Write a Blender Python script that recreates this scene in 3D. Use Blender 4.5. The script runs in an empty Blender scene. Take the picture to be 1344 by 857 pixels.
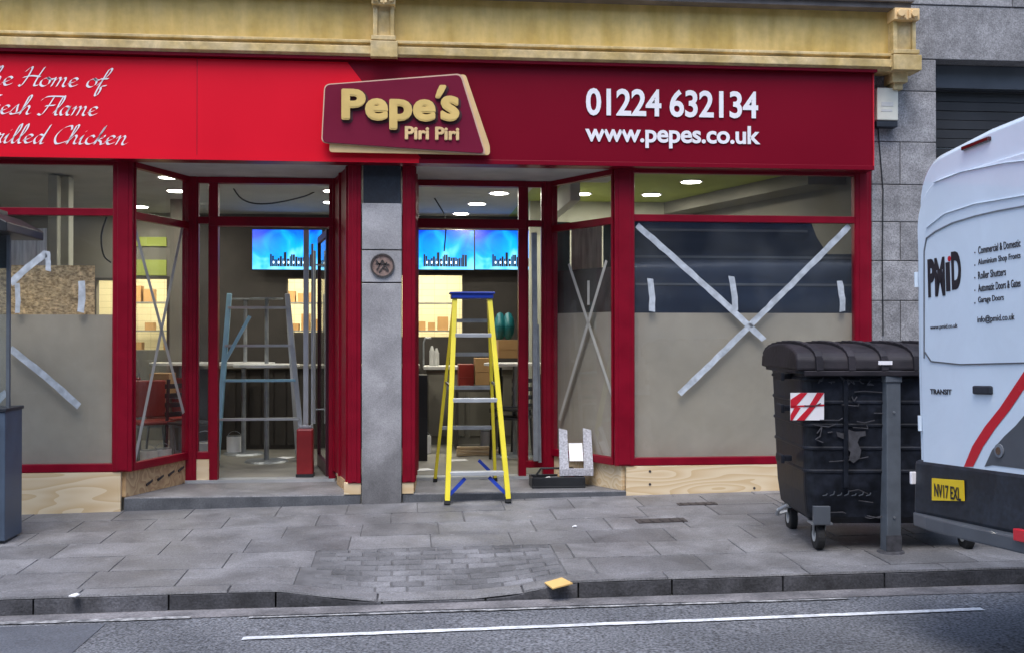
import bpy, bmesh, math, random
from mathutils import Vector, Matrix
random.seed(7)
R = math.radians
scene = bpy.context.scene
col = scene.collection

# ------------------------------------------------------------------ camera
F = 1400.0; CX, CY = 672.0, 428.5
YAW = R(5.5); PITCH = math.atan((440 - CY) / F)
CAM = Vector((0, -9.65, 1.48))
fwd = Vector((math.sin(YAW) * math.cos(PITCH), math.cos(YAW) * math.cos(PITCH), math.sin(PITCH)))
rgt = Vector((math.cos(YAW), -math.sin(YAW), 0)); upv = rgt.cross(fwd)
cd = bpy.data.cameras.new('camera'); cam = bpy.data.objects.new('camera', cd); col.objects.link(cam)
cam.location = CAM; cam.rotation_euler = (math.pi / 2 + PITCH, 0, -YAW)
cd.sensor_width = 36; cd.lens = 36 * F / 1344; cd.clip_end = 500; cd.clip_start = .05
scene.camera = cam

# ------------------------------------------------------------------ world, sun, exposure
SUN_EL, SUN_AZ = R(64), R(196)      # azimuth clockwise from +Y (behind the camera, a bit left)
w = bpy.data.worlds.new('World'); scene.world = w; w.use_nodes = True
nt = w.node_tree; bg = nt.nodes['Background']
sky = nt.nodes.new('ShaderNodeTexSky'); sky.sky_type = 'NISHITA'; sky.sun_disc = False
sky.sun_elevation = SUN_EL; sky.sun_rotation = SUN_AZ; sky.air_density = 1.0; sky.dust_density = 2.0; sky.ozone_density = 1.8
nt.links.new(sky.outputs[0], bg.inputs[0]); bg.inputs[1].default_value = .15
sd = bpy.data.lights.new('sun', 'SUN'); sd.energy = .9; sd.angle = R(32); sd.color = (1, .98, .95)
so = bpy.data.objects.new('sun', sd); col.objects.link(so)
dirv = Vector((math.sin(SUN_AZ) * math.cos(SUN_EL), math.cos(SUN_AZ) * math.cos(SUN_EL), math.sin(SUN_EL)))
so.rotation_euler = dirv.to_track_quat('Z', 'Y').to_euler(); so.location = (0, -10, 15)
scene.view_settings.view_transform = 'Standard'; scene.view_settings.look = 'None'
scene.view_settings.gamma = 1; scene.view_settings.exposure = 1.3
scene.view_settings.use_curve_mapping = False

# survey helpers: where a sight line meets a real plane
def ray(px, py): return (fwd + rgt * ((px - CX) / F) + upv * ((CY - py) / F))
def P(px, py, Y):
    d = ray(px, py); return CAM + d * ((Y - CAM.y) / d.y)
def X(px, Y, py=440): return P(px, py, Y).x
def Z(px, py, Y): return P(px, py, Y).z

# ------------------------------------------------------------------ materials
def nn(t, k, **kw):
    n = t.nodes.new('ShaderNode' + k)
    for a, b in kw.items(): setattr(n, a, b)
    return n
def mat(name, c, rough=.6, metal=0, var=.12, scale=4, bump=0, bscale=60, c2=None, lo=.35, hi=.65, tone=False, coat=0, grime=None, spots=None, stain=None, detail=6, stretch=None, spec=.5, rvar=.08, speck=None):
    m = bpy.data.materials.new(name); m.use_nodes = True; t = m.node_tree
    b = t.nodes['Principled BSDF']; L = t.links.new
    tc = nn(t, 'TexCoord'); mp = nn(t, 'Mapping'); L(tc.outputs['Object'], mp.inputs[0])
    if stretch: mp.inputs['Scale'].default_value = stretch
    n = nn(t, 'TexNoise'); n.inputs['Scale'].default_value = scale; n.inputs['Detail'].default_value = detail
    L(mp.outputs[0], n.inputs['Vector'])
    cr = nn(t, 'ValToRGB'); cr.color_ramp.elements[0].position = lo; cr.color_ramp.elements[1].position = hi
    c2 = c2 or tuple(min(1, v * (1 + var)) for v in c); c1 = tuple(v * (1 - var) for v in c)
    cr.color_ramp.elements[0].color = (*c1, 1); cr.color_ramp.elements[1].color = (*c2, 1)
    L(n.outputs[0], cr.inputs[0]); out = cr.outputs[0]
    if speck:
        sn = nn(t, 'TexNoise'); sn.inputs['Scale'].default_value = speck[0]; sn.inputs['Detail'].default_value = 3
        L(tc.outputs['Object'], sn.inputs['Vector'])
        mr = nn(t, 'MapRange'); mr.inputs[1].default_value = .3; mr.inputs[2].default_value = .7
        mr.inputs[3].default_value = 1 - speck[1]; mr.inputs[4].default_value = 1 + speck[1]; L(sn.outputs[0], mr.inputs[0])
        mx = nn(t, 'VectorMath', operation='SCALE'); L(out, mx.inputs[0]); L(mr.outputs[0], mx.inputs[3]); out = mx.outputs[0]
    if tone:
        at = nn(t, 'Attribute', attribute_name='tone'); mx = nn(t, 'VectorMath', operation='MULTIPLY')
        L(out, mx.inputs[0]); L(at.outputs['Color'], mx.inputs[1]); out = mx.outputs[0]
    if spots:
        for sc_, rad, f_ in spots:
            vo = nn(t, 'TexVoronoi'); vo.inputs['Scale'].default_value = sc_; L(tc.outputs['Object'], vo.inputs['Vector'])
            mr = nn(t, 'MapRange'); mr.inputs[1].default_value = rad; mr.inputs[2].default_value = rad * 1.4; mr.inputs[3].default_value = f_; mr.inputs[4].default_value = 1; L(vo.outputs['Distance'], mr.inputs[0])
            mx = nn(t, 'VectorMath', operation='SCALE'); L(out, mx.inputs[0]); L(mr.outputs[0], mx.inputs[3]); out = mx.outputs[0]
    if stain:
        sn = nn(t, 'TexNoise'); sn.inputs['Scale'].default_value = stain[0]; sn.inputs['Detail'].default_value = 10; sn.inputs['Roughness'].default_value = .7; sn.inputs['Distortion'].default_value = .6
        L(tc.outputs['Object'], sn.inputs['Vector'])
        mr = nn(t, 'MapRange'); mr.inputs[1].default_value = .42; mr.inputs[2].default_value = .6; mr.inputs[3].default_value = stain[1]; mr.inputs[4].default_value = 1; L(sn.outputs[0], mr.inputs[0])
        mx = nn(t, 'VectorMath', operation='SCALE'); L(out, mx.inputs[0]); L(mr.outputs[0], mx.inputs[3]); out = mx.outputs[0]
    if grime:
        sz = nn(t, 'SeparateXYZ'); L(tc.outputs['Object'], sz.inputs[0]); gn = nn(t, 'TexNoise'); gn.inputs['Scale'].default_value = 5; gn.inputs['Detail'].default_value = 8; L(tc.outputs['Object'], gn.inputs['Vector'])
        ga = nn(t, 'Math', operation='MULTIPLY_ADD'); ga.inputs[1].default_value = -grime[3]; L(gn.outputs[0], ga.inputs[0]); L(sz.outputs[2], ga.inputs[2])
        gr = nn(t, 'MapRange'); gr.inputs[1].default_value = grime[0]; gr.inputs[2].default_value = grime[1]; gr.inputs[3].default_value = grime[2]; gr.inputs[4].default_value = 1; L(ga.outputs[0], gr.inputs[0])
        gm = nn(t, 'VectorMath', operation='SCALE'); L(out, gm.inputs[0]); L(gr.outputs[0], gm.inputs[3]); out = gm.outputs[0]
    L(out, b.inputs['Base Color'])
    r = nn(t, 'MapRange'); r.inputs[3].default_value = max(.02, rough - rvar); r.inputs[4].default_value = min(1, rough + rvar)
    L(n.outputs[0], r.inputs[0]); L(r.outputs[0], b.inputs['Roughness'])
    b.inputs['Metallic'].default_value = metal; b.inputs['Coat Weight'].default_value = coat
    b.inputs['Specular IOR Level'].default_value = spec
    if bump:
        bn = nn(t, 'TexNoise'); bn.inputs['Scale'].default_value = bscale; bn.inputs['Detail'].default_value = 4
        L(mp.outputs[0], bn.inputs['Vector'])
        bp = nn(t, 'Bump'); bp.inputs['Strength'].default_value = bump; bp.inputs['Distance'].default_value = .01
        L(bn.outputs[0], bp.inputs['Height']); L(bp.outputs[0], b.inputs['Normal'])
    return m
def emis(name, c, s):
    m = bpy.data.materials.new(name); m.use_nodes = True; b = m.node_tree.nodes['Principled BSDF']
    b.inputs['Base Color'].default_value = (*c, 1); b.inputs['Emission Color'].default_value = (*c, 1); b.inputs['Emission Strength'].default_value = s
    return m
def glassmat(name, tint=(.975, .98, .975), refl=1.0, dirt=.014):
    m = bpy.data.materials.new(name); m.use_nodes = True; t = m.node_tree; L = t.links.new
    t.nodes.remove(t.nodes['Principled BSDF']); o = t.nodes['Material Output']
    tr = nn(t, 'BsdfTransparent'); tr.inputs[0].default_value = (*tint, 1)
    gl = nn(t, 'BsdfGlossy'); gl.inputs['Roughness'].default_value = .02; gl.inputs[0].default_value = (refl, refl, refl, 1)
    fr = nn(t, 'Fresnel'); fr.inputs[0].default_value = 1.5
    ge = nn(t, 'NewGeometry'); iv = nn(t, 'Math', operation='SUBTRACT'); iv.inputs[0].default_value = 1; L(ge.outputs['Backfacing'], iv.inputs[1])
    fm = nn(t, 'Math', operation='MULTIPLY'); L(fr.outputs[0], fm.inputs[0]); L(iv.outputs[0], fm.inputs[1])
    mx = nn(t, 'MixShader'); L(fm.outputs[0], mx.inputs[0]); L(tr.outputs[0], mx.inputs[1]); L(gl.outputs[0], mx.inputs[2])
    df = nn(t, 'BsdfDiffuse'); df.inputs[0].default_value = (.6, .62, .6, 1)
    no = nn(t, 'TexNoise'); no.inputs['Scale'].default_value = 2.5; no.inputs['Detail'].default_value = 8
    tc = nn(t, 'TexCoord'); L(tc.outputs['Object'], no.inputs['Vector'])
    mr = nn(t, 'MapRange'); mr.inputs[1].default_value = .4; mr.inputs[2].default_value = .8; mr.inputs[3].default_value = dirt * .4; mr.inputs[4].default_value = dirt * 2.5
    L(no.outputs[0], mr.inputs[0])
    m2 = nn(t, 'MixShader'); L(mr.outputs[0], m2.inputs[0]); L(mx.outputs[0], m2.inputs[1]); L(df.outputs[0], m2.inputs[2])
    L(m2.outputs[0], o.inputs[0]); return m
def woodmat(name, c1, c2, axis=0):
    m = bpy.data.materials.new(name); m.use_nodes = True; t = m.node_tree; L = t.links.new; b = t.nodes['Principled BSDF']
    tc = nn(t, 'TexCoord'); mp = nn(t, 'Mapping'); mp.inputs['Scale'].default_value = (.35, 2.2, 2.2)
    L(tc.outputs['Object'], mp.inputs[0])
    n0 = nn(t, 'TexNoise'); n0.inputs['Scale'].default_value = 1.6; n0.inputs['Detail'].default_value = 2; L(mp.outputs[0], n0.inputs['Vector'])
    mu = nn(t, 'Math', operation='MULTIPLY'); mu.inputs[1].default_value = 14; L(n0.outputs[0], mu.inputs[0])
    fr = nn(t, 'Math', operation='FRACT'); L(mu.outputs[0], fr.inputs[0])
    cr = nn(t, 'ValToRGB'); e = cr.color_ramp.elements; e[0].color = (*c1, 1); e[1].color = (*c2, 1); e[0].position = .1; e[1].position = .8
    L(fr.outputs[0], cr.inputs[0])
    vo = nn(t, 'TexVoronoi'); vo.inputs['Scale'].default_value = 2.6; L(tc.outputs['Object'], vo.inputs['Vector'])
    k = nn(t, 'MapRange'); k.inputs[1].default_value = .03; k.inputs[2].default_value = .075; k.inputs[3].default_value = .35; k.inputs[4].default_value = 1; L(vo.outputs['Distance'], k.inputs[0])
    sc = nn(t, 'VectorMath', operation='SCALE'); L(cr.outputs[0], sc.inputs[0]); L(k.outputs[0], sc.inputs[3])
    L(sc.outputs[0], b.inputs['Base Color']); b.inputs['Roughness'].default_value = .7
    return m
M = {}
M['granite'] = mat('granite', (.25, .245, .25), .8, stain=(3.5, .85), var=.12, scale=8, bump=.35, bscale=45, tone=True, speck=(90, .38), c2=(.32, .315, .32))
M['pillar'] = mat('pillar_granite', (.33, .322, .325), .6, stain=(3, .8), grime=(-.35, .35, .42, .6), var=.16, scale=3, bump=.15, bscale=60, tone=True, speck=(140, .2))
M['slab'] = mat('paving', (.18, .178, .182), .55, spots=((3.1, .05, 1.4), (4.7, .045, .5), (7.3, .03, .55)), stain=(2.6, .72), var=.14, scale=2.3, bump=.4, bscale=35, tone=True, speck=(95, .35), c2=(.215, .215, .225))
M['sett'] = mat('block_paving', (.15, .15, .156), .8, var=.25, stain=(2, .7), scale=2.5, bump=.5, bscale=50, tone=True, speck=(90, .25), c2=(.205, .205, .215))
M['joint'] = mat('joint_mortar', (.115, .114, .118), .95, var=.3, scale=6)
M['kerb'] = mat('kerb_granite', (.05, .05, .055), .8, var=.35, scale=5, bump=.5, tone=True, speck=(70, .3), c2=(.09, .09, .1))
M['stepshade'] = mat('step_stone_shade', (.085, .09, .1), .8, var=.25, scale=4, c2=(.12, .125, .135), speck=(70, .2))
M['dullstone'] = mat('dull_stone', (.12, .115, .11), .85)
M['asphalt'] = mat('asphalt', (.115, .121, .135), .85, var=.2, scale=1.1, bump=.9, bscale=110, speck=(62, .85), c2=(.15, .156, .17))
M['gutter'] = mat('worn_gutter', (.15, .145, .15), .9, var=.3, scale=4, bump=.5, c2=(.22, .21, .215), speck=(60, .3))
M['paint'] = mat('road_paint', (.62, .64, .66), .7, var=.2, scale=9, speck=(40, .25))
M['paintworn'] = mat('worn_road_paint', (.16, .165, .175), .8, var=.4, scale=14, speck=(40, .4), c2=(.42, .42, .42))
M['yellow'] = mat('cream_paint', (.60, .41, .10), .5, stain=(1.6, .88), var=.12, scale=2.2, c2=(.68, .49, .17), stretch=(3, 3, .6), bump=.08, bscale=12, speck=(14, .08))
M['yellow2'] = mat('cream_moulding', (.66, .47, .17), .55, stain=(4, .72), var=.14, scale=5, c2=(.7, .54, .28), speck=(18, .12), bump=.2, bscale=25)
M['lead'] = mat('lead_flashing', (.16, .14, .13), .8, var=.3)
M['red'] = mat('fascia_red', (.70, .006, .022), .35, var=.05, scale=.8, spec=.25, rvar=.04)
M['crimson'] = mat('fascia_crimson', (.17, .001, .012), .35, var=.06, scale=.8, spec=.2, rvar=.04)
M['frame'] = mat('frame_crimson', (.20, .001, .013), .4, var=.12, scale=5, spec=.25)
M['framedark'] = mat('frame_dark', (.045, .006, .014), .4, var=.15, scale=5)
M['maroon'] = mat('logo_maroon', (.16, .006, .028), .4, var=.06, scale=2, spec=.25)
M['gold'] = mat('gold_letter', (.68, .48, .16), .35, var=.08, scale=6)
M['goldpale'] = mat('gold_edge', (.72, .50, .24), .4, var=.08, scale=6)
M['outline'] = mat('letter_shadow', (.05, .008, .014), .5)
M['white'] = mat('white_vinyl', (.82, .8, .82), .4, var=.03)
M['pinkline'] = mat('pale_cream_edge', (.62, .42, .30), .4, var=.05)
M['ply'] = woodmat('plywood', (.62, .45, .25), (.72, .58, .38))
M['ply2'] = woodmat('plywood_brown', (.40, .24, .12), (.55, .38, .20))
M['osb'] = mat('osb', (.40, .26, .12), .8, var=.3, scale=38, detail=3, c2=(.68, .49, .26), stretch=(1, 1, 1.6), speck=(17, .35))
M['board'] = mat('grey_board', (.35, .31, .245), .65, stain=(.9, .9), var=.06, scale=1.6, c2=(.385, .34, .27), speck=(9, .03))
M['navy'] = mat('navy_board', (.010, .018, .040), .5, spec=.2, var=.2, scale=2, stretch=(.3, 1, 3), c2=(.018, .03, .06))
M['tape'] = mat('tape', (.50, .54, .58), .45, var=.18, scale=14, bump=.3, bscale=40, stain=(8, .8))
M['tapedull'] = mat('tape_dull', (.42, .41, .37), .5, var=.1, scale=8)
M['soffit'] = mat('soffit', (.5, .5, .48), .7, var=.1)
M['glass'] = glassmat('window_glass')
M['glass2'] = glassmat('shelter_glass', (.85, .88, .88), .8, .05)
M['ceil'] = mat('ceiling', (.5, .5, .46), .9, var=.05)
M['ceilgreen'] = mat('ceiling_green', (.36, .42, .09), .8, var=.06)
M['wallbeige'] = mat('inner_wall', (.20, .19, .16), .85, var=.12, scale=1.5)
M['wallpale'] = mat('inner_wall_pale', (.40, .40, .33), .85, var=.08)
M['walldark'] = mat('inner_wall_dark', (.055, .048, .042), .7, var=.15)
M['kitchen'] = mat('kitchen_wall', (.72, .66, .44), .6, var=.04)
M['floor'] = mat('shop_floor', (.20, .19, .165), .5, var=.15, scale=3)
M['black'] = mat('black_plastic', (.012, .013, .015), .45, var=.3)
M['bin'] = mat('bin_plastic', (.005, .007, .012), .5, var=.4, scale=5, bump=.1, bscale=30, c2=(.014, .017, .026), spec=.3, speck=(20, .35))
M['binlid'] = mat('bin_lid', (.012, .011, .015), .6, var=.3, scale=4, c2=(.026, .022, .027), spec=.3, bump=.3, bscale=20)
M['scuff'] = mat('scuff', (.05, .05, .058), .8, var=.35, scale=20)
M['rubber'] = mat('rubber', (.014, .014, .015), .8)
M['steel'] = mat('galvanised', (.30, .32, .34), .45, metal=.6, var=.15, scale=10)
M['alu'] = mat('aluminium', (.55, .57, .58), .35, metal=.5, var=.1)
M['postgrey'] = mat('post_paint', (.085, .098, .115), .6, var=.15, scale=9, bump=.1)
M['shelter'] = mat('shelter_blue', (.06, .085, .125), .45, var=.12, scale=5)
M['ladder'] = mat('ladder_yellow', (.74, .62, .03), .4, var=.06)
M['blue'] = mat('ladder_blue', (.012, .045, .35), .4, var=.08)
M['paleblue'] = mat('pale_blue_metal', (.30, .55, .68), .4, var=.1, metal=.2)
M['vanwhite'] = mat('van_white', (.66, .76, .86), .22, stain=(2.2, .95), var=.025, scale=1.2, coat=.6, rvar=.04)
M['vangrey'] = mat('van_grey', (.075, .085, .10), .4, var=.12, coat=.2)
M['vandark'] = mat('van_dark', (.014, .019, .028), .5, var=.3, scale=6, speck=(40, .3))
M['seam'] = mat('van_seam', (.16, .175, .2), .7)
M['vanred'] = mat('van_red', (.55, .015, .03), .3, var=.05, coat=.4)
M['plate'] = mat('number_plate', (.75, .52, .02), .4, var=.05)
M['ink'] = mat('ink', (.012, .012, .02), .5)
M['lampred'] = mat('lamp_red', (.05, .004, .006), .2, coat=.6)
M['chrome'] = mat('chrome', (.6, .62, .65), .15, metal=1, var=.03)
M['shutter'] = mat('shutter_dark', (.022, .024, .028), .6, var=.3, scale=2)
M['tubered'] = mat('case_red', (.22, .012, .015), .4, var=.15)
M['cardboard'] = mat('cardboard', (.38, .22, .09), .8, var=.1)
M['redchair'] = mat('red_seat', (.22, .02, .012), .4, var=.12)
M['teal'] = mat('teal_shell', (.01, .14, .16), .35, var=.1)
M['tealrefl'] = mat('teal_reflection_tone', (.06, .12, .13), .6, var=.2, scale=3, stretch=(4, 1, .4))
M['top'] = mat('table_top', (.75, .74, .70), .3, var=.04)
M['alarm'] = mat('alarm_white', (.62, .61, .52), .45, var=.06, scale=8)
M['litter'] = mat('litter', (.62, .40, .14), .8, var=.15)
M['paper'] = mat('paper', (.8, .8, .8), .7, var=.04)
M['clearp'] = mat('milky_plastic', (.42, .42, .45), .3, var=.3, scale=60)
M['curtain'] = mat('dust_sheet', (.46, .45, .44), .8, var=.25, scale=6, stretch=(6, 6, .5))
M['iron'] = mat('cast_iron', (.05, .042, .04), .7, var=.25)
M['lamp'] = emis('downlight_glow', (1, .97, .86), 12)
M['copper'] = mat('bronze', (.25, .17, .14), .6, var=.3, scale=30)

t = M['kitchen'].node_tree; b_ = t.nodes['Principled BSDF']; bk = nn(t, 'TexBrick'); bk.offset = 0
bk.inputs['Scale'].default_value = 5; bk.inputs['Mortar Size'].default_value = .012; bk.inputs['Brick Width'].default_value = 1; bk.inputs['Row Height'].default_value = .5
bk.inputs['Color1'].default_value = (.72, .66, .44, 1); bk.inputs['Color2'].default_value = (.66, .6, .4, 1); bk.inputs['Mortar'].default_value = (.4, .36, .22, 1)
tc = nn(t, 'TexCoord'); sp = nn(t, 'SeparateXYZ'); cb = nn(t, 'CombineXYZ'); t.links.new(tc.outputs['Object'], sp.inputs[0]); t.links.new(sp.outputs[0], cb.inputs[0]); t.links.new(sp.outputs[2], cb.inputs[1])
t.links.new(cb.outputs[0], bk.inputs['Vector']); t.links.new(bk.outputs[0], b_.inputs['Base Color'])

# ------------------------------------------------------------------ mesh builder
class MB:
    def __init__(s): s.v = []; s.f = []; s.t = []; s.tone = 1.0; s.hastone = False
    def add(s, vs, fs):
        o = len(s.v); s.v += [tuple(v) for v in vs]; s.f += [tuple(i + o for i in f) for f in fs]; s.t += [s.tone] * len(vs); return s
    def box(s, x0, x1, y0, y1, z0, z1):
        v = [(x, y, z) for z in (z0, z1) for y in (y0, y1) for x in (x0, x1)]
        return s.add(v, [(0, 2, 3, 1), (4, 5, 7, 6), (0, 1, 5, 4), (2, 6, 7, 3), (0, 4, 6, 2), (1, 3, 7, 5)])
    def hexa(s, b, t):   # bottom and top quads, both counterclockwise seen from above
        return s.add(list(b) + list(t), [(3, 2, 1, 0), (4, 5, 6, 7), (0, 1, 5, 4), (1, 2, 6, 5), (2, 3, 7, 6), (3, 0, 4, 7)])
    def prism(s, poly, d):   # poly: 3D points; extruded by vector d
        n = len(poly); d = Vector(d); a = [Vector(p) for p in poly]
        return s.add(a + [p + d for p in a], [tuple(range(n))[::-1], tuple(range(n, 2 * n))] + [(i, (i + 1) % n, n + (i + 1) % n, n + i) for i in range(n)])
    def quad(s, *p): return s.add(p, [tuple(range(len(p)))])
    def beam(s, a, b, w, h, up=(0, 0, 1)):
        a, b = Vector(a), Vector(b); d = (b - a).normalized(); u = Vector(up)
        if abs(d.dot(u)) > .99: u = Vector((0, 1, 0))
        r = d.cross(u).normalized() * w / 2; u2 = r.cross(d).normalized() * h / 2
        v = [p + sr * r + su * u2 for p in (a, b) for sr, su in ((-1, -1), (1, -1), (1, 1), (-1, 1))]
        return s.add(v, [(0, 1, 2, 3), (7, 6, 5, 4), (0, 4, 5, 1), (1, 5, 6, 2), (2, 6, 7, 3), (3, 7, 4, 0)])
    def tube(s, a, b, r, n=12, r2=None):
        a, b = Vector(a), Vector(b); r2 = r if r2 is None else r2; d = (b - a).normalized()
        u = d.cross(Vector((0, 0, 1)) if abs(d.z) < .9 else Vector((1, 0, 0))).normalized(); w_ = d.cross(u)
        v = [p + (u * math.cos(t) + w_ * math.sin(t)) * q for p, q in ((a, r), (b, r2)) for t in [2 * math.pi * i / n for i in range(n)]]
        return s.add(v, [tuple(range(n))[::-1], tuple(range(n, 2 * n))] + [(i, (i + 1) % n, n + (i + 1) % n, n + i) for i in range(n)])
    def path(s, pts, r, n=8):
        for a, b in zip(pts, pts[1:]): s.tube(a, b, r, n)
        return s
    def build(s, name, m, parent=None, bevel=0, smooth=False, seg=2):
        me = bpy.data.meshes.new(name); me.from_pydata(s.v, [], s.f); me.update()
        bm = bmesh.new(); bm.from_mesh(me); bmesh.ops.recalc_face_normals(bm, faces=bm.faces); bm.to_mesh(me); bm.free()
        if s.hastone:
            a = me.color_attributes.new('tone', 'FLOAT_COLOR', 'POINT')
            for i, t in enumerate(s.t): a.data[i].color = (t, t, t, 1)
        elif m in (M['granite'], M['pillar'], M['slab'], M['sett'], M['kerb']):
            a = me.color_attributes.new('tone', 'FLOAT_COLOR', 'POINT')
            for i in range(len(s.v)): a.data[i].color = (1, 1, 1, 1)
        me.materials.append(m); o = bpy.data.objects.new(name, me); col.objects.link(o)
        if parent:
            o.parent = parent
        if bevel:
            b = o.modifiers.new('bevel', 'BEVEL'); b.width = bevel; b.segments = seg; b.limit_method = 'ANGLE'; b.harden_normals = False
        if smooth:
            for p in me.polygons: p.use_smooth = True
            bpy.context.view_layer.update()
        return o
def tag(o, label=None, cat=None, group=None, kind=None):
    if label: o['label'] = label
    if cat: o['category'] = cat
    if group: o['group'] = group
    if kind: o['kind'] = kind
    return o
def thing(name, label, cat, loc=(0, 0, 0), rz=0, group=None, mtx=None):
    o = bpy.data.objects.new(name, None); col.objects.link(o); o.empty_display_size = .1
    if mtx is not None: o.matrix_world = mtx
    else: o.location = loc; o.rotation_euler = (0, 0, rz)
    return tag(o, label, cat, group)
def kids(o): return [c for c in bpy.data.objects if c.parent == o]
def copy_tree(o, parent=None):
    c = o.copy(); col.objects.link(c); c.parent = parent
    for ch in kids(o): copy_tree(ch, c)
    return c
# text fitted into a box on a plane: origin o, unit right u, unit up v, outward n
def text(name, s, m, parent, o, u, v, width, height, bold=0, ext=.004, n=None, inv=None, shear=0, align='fit', space=1.0, fat=0):
    cu = bpy.data.curves.new('t', 'FONT'); cu.body = s; cu.offset = bold; cu.extrude = 0; cu.resolution_u = 4; cu.shear = shear; cu.space_character = space
    ob = bpy.data.objects.new('t', cu); col.objects.link(ob); bpy.context.view_layer.update()
    me = bpy.data.meshes.new_from_object(ob.evaluated_get(bpy.context.evaluated_depsgraph_get()))
    bpy.data.objects.remove(ob); bpy.data.curves.remove(cu)
    xs = [q.co.x for q in me.vertices]; ys = [q.co.y for q in me.vertices]
    x0, x1, y0, y1 = min(xs), max(xs), min(ys), max(ys)
    o, u, v = Vector(o), Vector(u), Vector(v); n = n or u.cross(v).normalized()
    for q in me.vertices:
        q.co = o + u * ((q.co.x - x0) / (x1 - x0) * width) + v * ((q.co.y - y0) / (y1 - y0) * height)
    bm = bmesh.new(); bm.from_mesh(me)
    if fat:
        src = bm.faces[:]
        for k in range(12):
            t_ = 2 * math.pi * k / 12; d_ = bmesh.ops.duplicate(bm, geom=src)
            bmesh.ops.translate(bm, verts=[g for g in d_['geom'] if isinstance(g, bmesh.types.BMVert)], vec=u * math.cos(t_) * fat + v * math.sin(t_) * fat - n * .0003 * (k + 1))
    r = bmesh.ops.extrude_face_region(bm, geom=bm.faces[:]); bmesh.ops.translate(bm, verts=[g for g in r['geom'] if isinstance(g, bmesh.types.BMVert)], vec=n * ext)
    bmesh.ops.recalc_face_normals(bm, faces=bm.faces); bm.to_mesh(me); bm.free()
    me.materials.clear(); me.materials.append(m); me.name = name
    for p_ in me.polygons: p_.use_smooth = False; p_.material_index = 0
    ob = bpy.data.objects.new(name, me); col.objects.link(ob); ob.parent = parent
    return ob

# ------------------------------------------------------------------ ground
pA, pB = P(95, 672, 0), P(915, 646, 0)
SX = (pB.z - pA.z) / (pB.x - pA.x); SA = pA.z - SX * pA.x; SY = .025
def ground_hit(px, py, off=0):      # sight line meets the pavement plane
    d = ray(px, py); k = (SA + off + SX * CAM.x + SY * CAM.y - CAM.z) / (d.z - SX * d.x - SY * d.y)
    return CAM + d * k
kA, kB = ground_hit(100, 781), ground_hit(1250, 746)
KS = (kB.y - kA.y) / (kB.x - kA.x)
def kerbY(x): return kA.y + KS * (x - kA.x)
dA, dB, dC, dD = ground_hit(345, 775).x, ground_hit(500, 785).x, ground_hit(645, 785).x, ground_hit(775, 770).x
def sm(t): t = max(0, min(1, t)); return t * t * (3 - 2 * t)
def drop(x, y):                      # dropped kerb
    e = sm((x - dA) / (dB - dA)) * (1 - sm((x - dC) / (dD - dC)))
    return -.085 * e * sm(1 - (y - kerbY(x)) / 1.0)
def gz(x, y): return SA + SX * x + SY * y + drop(x, y)
def roadz(x, y):
    d = kerbY(x) - y
    return SA + SX * x + SY * kerbY(x) - .115 + .022 * min(max(d, 0), 4)
print('kerb', kA, kB, 'SA', SA, 'SX', SX, 'drop', dA, dD)

# road sheet
m = MB(); xs = [-80, -30, -12] + [-8 + i * .5 for i in range(33)] + [12, 30, 80]; ds = [-.02, .25, .5, 1, 2, 3, 4, 6, 9, 14, 25]
vs = [(x, kerbY(x) - d, roadz(x, kerbY(x) - d)) for d in ds for x in xs]; nx = len(xs)
m.add(vs, [(j * nx + i, j * nx + i + 1, (j + 1) * nx + i + 1, (j + 1) * nx + i) for j in range(len(ds) - 1) for i in range(nx - 1)])
tag(m.build('road', M['asphalt']), kind='structure')
def strip_on_road(name, mt, x0, x1, d0, d1, lift, wob=.0, d0b=None, d1b=None):
    m = MB(); n = 60; vs = []
    d0b = d0 if d0b is None else d0b; d1b = d1 if d1b is None else d1b
    for i in range(n + 1):
        t = i / n; x = x0 + (x1 - x0) * t
        for d in (d0 + (d0b - d0) * t, d1 + (d1b - d1) * t):
            d += random.uniform(-wob, wob); y = kerbY(x) - d; vs.append((x, y, roadz(x, y) + lift))
    m.add(vs, [(2 * i, 2 * i + 1, 2 * i + 3, 2 * i + 2) for i in range(n)])
    return tag(m.build(name, mt), kind='structure')
def rdist(px, py):
    d = ray(px, py); p = CAM.copy()
    for k in range(600):
        p = CAM + d * (3 + k * .01)
        if p.z <= roadz(p.x, p.y): break
    return p.x, kerbY(p.x) - p.y
strip_on_road('gutter', M['gutter'], -20, 20, .005, .2, .004, .02)
xa, da = rdist(318, 839); xb, db = rdist(1290, 800)
strip_on_road('road_marking', M['paint'], xa, xb, da - .03, da + .03, .007, .003, db - .03, db + .03)
xa, da = rdist(0, 819); xb, db = rdist(250, 811)
strip_on_road('road_marking', M['paintworn'], xa - 3, xb, da - .03, da + .03, .007, .006, db - .03, db + .03)
xa, da = rdist(330, 806); xb, db = rdist(1100, 779)
strip_on_road('road_marking', M['paintworn'], xa, xb, .24, .275, .008, .006)

xa, da = rdist(0, 822); xb, db = rdist(135, 822)
M['patch'] = mat('asphalt_patch', (.085, .092, .108), .8, var=.12, scale=3, bump=.4, bscale=120, speck=(80, .35))
strip_on_road('road_patch', M['patch'], -14, xb, da + .03, da + 2.2, .004, .012)
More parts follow.
